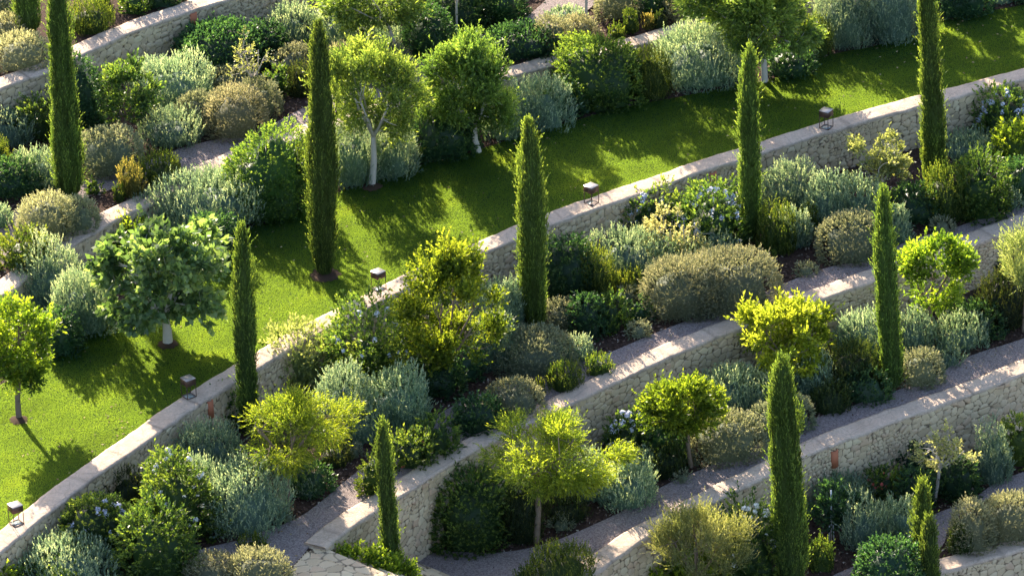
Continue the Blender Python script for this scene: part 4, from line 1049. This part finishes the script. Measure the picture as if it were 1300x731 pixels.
# between that path and the tall wall
S('evergreen', 580, 505, 638, 554, 3, 'dark green shrub on the coping side of the curved path')
S('mound', 618, 488, 688, 534, 3, 'grey mound between the curved path and the coping of the tall wall')
S('leafy', 530, 530, 580, 582, 3, 'green leafy shrub overhanging the coping of the tall wall')
S('leafy', 496, 548, 546, 600, 3, 'yellow-green shrub with tiny pink flowers left of the overhanging leafy shrub', mat='leafy', fl=('petalr', 3, .6))
S('evergreen', 458, 583, 486, 630, 3, 'small rounded olive-green shrub left of the short narrow cypress', mat='gold')
S('gold', 694, 462, 740, 502, 3, 'golden-green shrub behind the coping, left one of a pair below the middle cypress')
S('gold', 744, 451, 778, 481, 3, 'small golden-green shrub behind the coping, right one of a pair below the middle cypress')
S('gold', 672, 482, 694, 508, 3, 'small green shrub joined to the grey mound behind the coping')
# middle bed
S('evergreen', 690, 302, 754, 392, 3, 'blue-green leafy shrub just right of the middle cypress', kd=.75)
S('mound', 692, 384, 732, 426, 3, 'grey-green shrub at the right foot of the middle cypress')
S('gold', 735, 316, 784, 390, 3, 'dark shrub with upright golden tips right of the blue-green leafy shrub')
S('silver', 754, 296, 845, 364, 3, 'blue-grey shrub below the lantern wall, right of the golden-tipped shrub')
S('gold', 775, 347, 822, 386, 3, 'low green and gold spiky shrub left of the big dry mound')
S('evergreen', 724, 376, 768, 432, 3, 'dark shrub near the path right of the middle cypress')
S('leafy', 752, 376, 796, 424, 3, 'leafy green shrub between the dark shrub and the grey tufts')
S('mound', 786, 366, 810, 392, 3, 'small grey-green ball behind the small round tuft')
S('evergreen', 799, 380, 824, 409, 3, 'small round green shrub touching the left end of the big dry mound')
S('mound', 799, 410, 823, 430, 3, 'tiny pale tuft alone on the mulch left of the big dry mound')
S('tan', 820, 330, 912, 410, 3, 'left half of the biggest dry mound beside the gravel path', mat='mound')
S('mound', 872, 324, 984, 405, 3, 'right half of the biggest dry mound, greener and rounder')
S('leafy', 786, 250, 856, 312, 3, 'dark shrub dotted with pale flowers under the lawn wall, left of the yellow-leaved tree', fl=('petal', 16), amp=.3)
S('leafy', 862, 240, 948, 322, 3, 'green shrub full of white-blue flowers left of the narrow cypress', fl=('petal', 24), amp=.25)
S('silver', 826, 306, 890, 350, 3, 'grey-blue sprigs behind the left half of the biggest dry mound')
S('silver', 878, 306, 940, 346, 3, 'grey-blue sprigs behind the right half of the biggest dry mound')
S('gold', 960, 262, 1014, 326, 3, 'dark olive-green bush just right of the narrow cypress')
S('gold', 968, 319, 988, 347, 3, 'tiny upright olive-green shrub on the mulch below the dark olive bush')
S('mound', 1012, 336, 1036, 352, 3, 'tiny flat pale tuft alone on the mulch beside the gravel path')
S('silver', 970, 208, 1040, 286, 3, 'blue-grey shrub against the lawn wall right of the narrow cypress')
S('silver', 1022, 222, 1080, 300, 3, 'blue-grey shrub in the middle of the bed below the last lantern')
S('silver', 990, 268, 1030, 318, 3, 'low blue-grey sprigs right of the dark olive bush')
S('gold', 1012, 262, 1043, 302, 3, 'small green shrub with one sunlit yellow tip among blue-grey shrubs')
S('silver', 1066, 232, 1122, 302, 3, 'blue-grey shrub left of the tip of the cypress between two walls')
S('mound', 1040, 276, 1120, 338, 3, 'rounded grey mound beside the path, left of the cypress between two walls')
S('silver', 1126, 262, 1156, 310, 3, 'narrow grey shrub right of the tip of the cypress between two walls')
S('evergreen', 1132, 236, 1198, 286, 3, 'dark green shrub at the foot of the tall right cypress')
S('gold', 1172, 210, 1236, 286, 3, 'bushy dark green shrub right of the tall right cypress')
S('leafy', 1214, 200, 1280, 284, 3, 'green shrub with bright yellow patches near the right end of the bed')
S('silver', 1196, 172, 1270, 210, 3, 'grey-blue ground shrub against the lawn wall at the right')
S('silver', 1258, 240, 1300, 270, 3, 'low silver plant beside the path at the right edge')
S('mound', 1184, 277, 1208, 296, 3, 'small grey-green ball at the path edge below the tall right cypress')
S('leafy', 1238, 118, 1316, 184, 3, 'white-flowering dark shrub against the lawn wall at the right edge', fl=('petal', 20))
S('leafy', 1266, 104, 1326, 150, 3, 'bright green shrub above the white-flowering one at the right edge', mat='citrus')
S('leafy', 1262, 158, 1320, 216, 3, 'yellow-green rounded shrub below the white-flowering one at the right edge', mat='citrus')
S('evergreen', 1270, 202, 1325, 262, 3, 'dark shrub at the right edge above the gravel path')
# ---- bed between the tall wall and the lower path
S('evergreen', 547, 598, 657, 704, 4, 'largest dark green ball-shaped bush, against the tall wall at the bottom', kd=.9, mat='leafy', amp=.1)
S('dark', 640, 605, 690, 692, 4, 'dark shrub in the shade right of the ball-shaped bush')
S('dark', 694, 632, 748, 668, 4, 'dark low shrub under the wide feathery tree')
S('silver', 712, 578, 782, 642, 4, 'grey-green shrub right of the wide feathery tree trunk')
S('silver', 762, 592, 833, 650, 4, 'rounded blue-green mound at the edge of the lower path')
S('mound', 700, 657, 725, 674, 4, 'tiny silver plant on the mulch under the wide feathery tree')
S('silver', 800, 576, 842, 612, 4, 'small blue-green shrub below the white flowers, left of the leaning trunk')
S('leafy', 772, 524, 830, 590, 4, 'dark shrub dotted with white flowers left of the small round citrus tree', fl=('petal', 22))
S('evergreen', 756, 504, 824, 548, 4, 'dark green shrub against the tall wall behind the white flowers')
S('evergreen', 820, 530, 870, 592, 4, 'dark shrub in the shade under the small round citrus tree')
S('dark', 826, 564, 872, 610, 4, 'brownish spiky shrub left of the leaning citrus trunk')
S('mound', 858, 599, 874, 613, 4, 'tiny grey-green plant at the path edge under the leaning citrus trunk')
S('silver', 890, 468, 974, 532, 4, 'blue-grey shrub below the tall wall left of the yellow citrus tree')
S('silver', 930, 482, 1006, 534, 4, 'blue-grey shrub under the yellow citrus tree')
S('mound', 876, 528, 968, 591, 4, 'broad rounded grey mound right of the small round citrus tree')
S('mound', 952, 514, 1002, 562, 4, 'rounded grey mound just left of the broadest cypress')
S('silver', 1000, 456, 1060, 512, 4, 'blue-green sprigs under the right side of the yellow citrus tree')
S('mound', 994, 506, 1031, 549, 4, 'small round silver mound right beside the broadest cypress')
S('silver', 1060, 400, 1122, 462, 4, 'blue-grey shrub against the tall wall left of the slim cypress')
S('dark', 1050, 436, 1120, 506, 4, 'olive-brown spiky shrub left of the foot of the slim cypress between walls')
S('dark', 1028, 488, 1082, 530, 4, 'low dark shrub with yellowish tips beside the lower path')
S('evergreen', 1070, 470, 1124, 514, 4, 'dark green low shrub at the path edge left of the slim cypress foot')
S('silver', 1136, 396, 1184, 454, 4, 'blue-grey sprigs between the slim cypress and the forked citrus trunk')
S('silver', 1176, 404, 1254, 452, 4, 'spiky grey-green shrub right of the forked citrus trunk')
S('silver', 1184, 444, 1222, 469, 4, 'low blue-green plant at the path edge below the forked citrus tree')
S('mound', 1144, 446, 1194, 494, 4, 'soft grey mound right of the foot of the slim cypress between walls')
S('dark', 1236, 352, 1308, 422, 4, 'brown-gold spiky shrub below the wall at the right edge')
S('evergreen', 1206, 386, 1274, 434, 4, 'dark leafy shrub right of the forked citrus tree')
S('evergreen', 1262, 318, 1306, 358, 4, 'dark shrub behind the olive tree at the right edge')
S('gold', 668, 694, 757, 752, 4, 'low golden-green shrub at the bottom edge between the lower path and the wall')
S('gold', 652, 719, 676, 745, 4, 'tiny bright yellow shrub at the bottom edge left of the low golden-green one')
# ---- bed in front of the lower wall
S('leafy', 826, 708, 922, 760, 5, 'bright broad-leaved shrub at the bottom edge in front of the olive tree', mat='citrus')
S('leafy', 918, 644, 992, 752, 5, 'dark shrub with scattered white flowers left of the broadest cypress', fl=('petalw', 10))
S('silver', 1022, 606, 1110, 662, 5, 'blue-green shrub against the lower wall under the terracotta insert')
S('silver', 1074, 640, 1130, 702, 5, 'blue-grey shrub right of the white stake')
S('silver', 1112, 636, 1162, 690, 5, 'blue-grey shrub left of the tip of the cypress pair')
S('gold', 1022, 684, 1062, 728, 5, 'yellowish spiky shrub right of the broadest cypress foot')
S('evergreen', 1088, 686, 1168, 752, 5, 'dark green shrub at the bottom edge left of the cypress pair')
S('leafy', 1098, 598, 1144, 644, 5, 'dark shrub with small coral red flowers below the lower wall', fl=('petalr', 12, .6))
S('evergreen', 1120, 556, 1178, 606, 5, 'dark shrub against the lower wall left of the sparse yellow tree')
S('evergreen', 1140, 596, 1182, 650, 5, 'dark shrub behind the tip of the cypress pair')
S('evergreen', 1186, 578, 1240, 637, 5, 'dark green shrub under the sparse yellow tree')
S('silver', 1238, 546, 1284, 617, 5, 'blue-grey shrub right of the sparse yellow tree')
S('leafy', 1276, 528, 1315, 594, 5, 'grey-green leafy shrub at the right edge below the lower wall', mat='greygreen')
S('tan', 1208, 641, 1262, 706, 5, 'tan-topped mound behind the lowest wall, left of its neighbour')
S('tan', 1246, 630, 1318, 694, 5, 'tan and grey mound behind the lowest wall at the right edge')
S('gold', 1204, 668, 1238, 708, 5, 'small yellow-green shrub at the foot of the left tan-topped mound')
S('leafy', 1286, 704, 1325, 750, 6, 'yellow-green shrub in the bottom right corner', mat='citrus')
# white stake with its guy posts
def stake():
    c = at(1055, 682, 5); s = scale_at(c); root = empty('tree_stake', c, 'thin white stake with two short props standing in the dark young tree', 'stake')
    h = (682-617)/s/CP
    m = MB(); m.tube([[0, -.12, -.05], [0, -.12, h]], .016, 8); obj('pole', m.mesh('pole', True), MT['white_paint'], root)
    for sx in (-1, 1):
        m = MB(); m.tube([[sx*.05, -.17, -.05], [sx*.035, -.13, .36]], .013, 8); obj('prop', m.mesh('prop', True), MT['white_paint'], root)
stake()
def post():
    c = at(749, 350, 3); s = scale_at(c); h = 24/s/CP
    m = MB(); m.tube([[0, 0, -.05], [0, 0, h*.5], [0.005, 0, h]], [.03, .028, .022], 8)
    tag(obj('wooden_stake', m.mesh('wooden_stake', True), MT['polestake'], None, c), 'short weathered wooden stake between the blue-green and golden-tipped shrubs', 'stake')
post()
def box():
    c = at_y(459, 48, at(508, 74, 1)[1]+.2); root = empty('bird_feeder', c, 'small dark feeder hanging in the drooping tree at the top', 'bird feeder')
    m = MB()
    for z in (0, .17): m.box((0, 0, z), (.11, .11, .02), .5)
    for sx in (-1, 1):
        for sy in (-1, 1): m.box((sx*.04*math.cos(.5)-sy*.04*math.sin(.5), sx*.04*math.sin(.5)+sy*.04*math.cos(.5), .085), (.014, .014, .15), .5)
    obj('frame', m.mesh('frame'), MT['darkwood'], root)
    m = MB(); m.add([[-.07, -.07, .181], [.07, -.07, .181], [.07, .07, .181], [-.07, .07, .181], [0, 0, .25]], None, [[0, 1, 4], [1, 2, 4], [2, 3, 4], [3, 0, 4]]); obj('roof', m.mesh('roof'), MT['darkwood'], root)
    m = MB(); m.tube([[0, 0, .24], [0, 0, .62]], .004, 4); obj('cord', m.mesh('cord'), MT['darkwood'], root)
box()
# ------------------------------------------------------------------ daylight
SUN_EL, SUN_AZ = math.radians(25.0), math.radians(-21.0)      # azimuth clockwise from +Y
w = bpy.data.worlds.new('World'); SC.world = w; w.use_nodes = True
nt = w.node_tree; bg = nt.nodes['Background']; sky = nt.nodes.new('ShaderNodeTexSky'); sky.sky_type = 'NISHITA'
sky.sun_disc = False; sky.sun_elevation = SUN_EL; sky.sun_rotation = SUN_AZ; sky.air_density = 1.0; sky.dust_density = 2.0; sky.ozone_density = 1.0
nt.links.new(sky.outputs[0], bg.inputs[0]); bg.inputs[1].default_value = .11
sd = bpy.data.lights.new('sun', 'SUN'); sd.energy = 5.0; sd.angle = math.radians(.55); sd.color = (1.0, .86, .66)
so = bpy.data.objects.new('sun', sd); COL.objects.link(so)
dirv = Vector((math.sin(SUN_AZ)*math.cos(SUN_EL), math.cos(SUN_AZ)*math.cos(SUN_EL), math.sin(SUN_EL)))
so.rotation_euler = dirv.to_track_quat('Z', 'Y').to_euler(); so.location = tuple(dirv*40)
vs = SC.view_settings; vs.view_transform = 'Standard'; vs.look = 'None'; vs.exposure = 1.7; vs.gamma = 1.0; vs.use_curve_mapping = False
SC.cycles.max_bounces = 8; SC.cycles.diffuse_bounces = 4; SC.cycles.transmission_bounces = 4; SC.cycles.transparent_max_bounces = 4
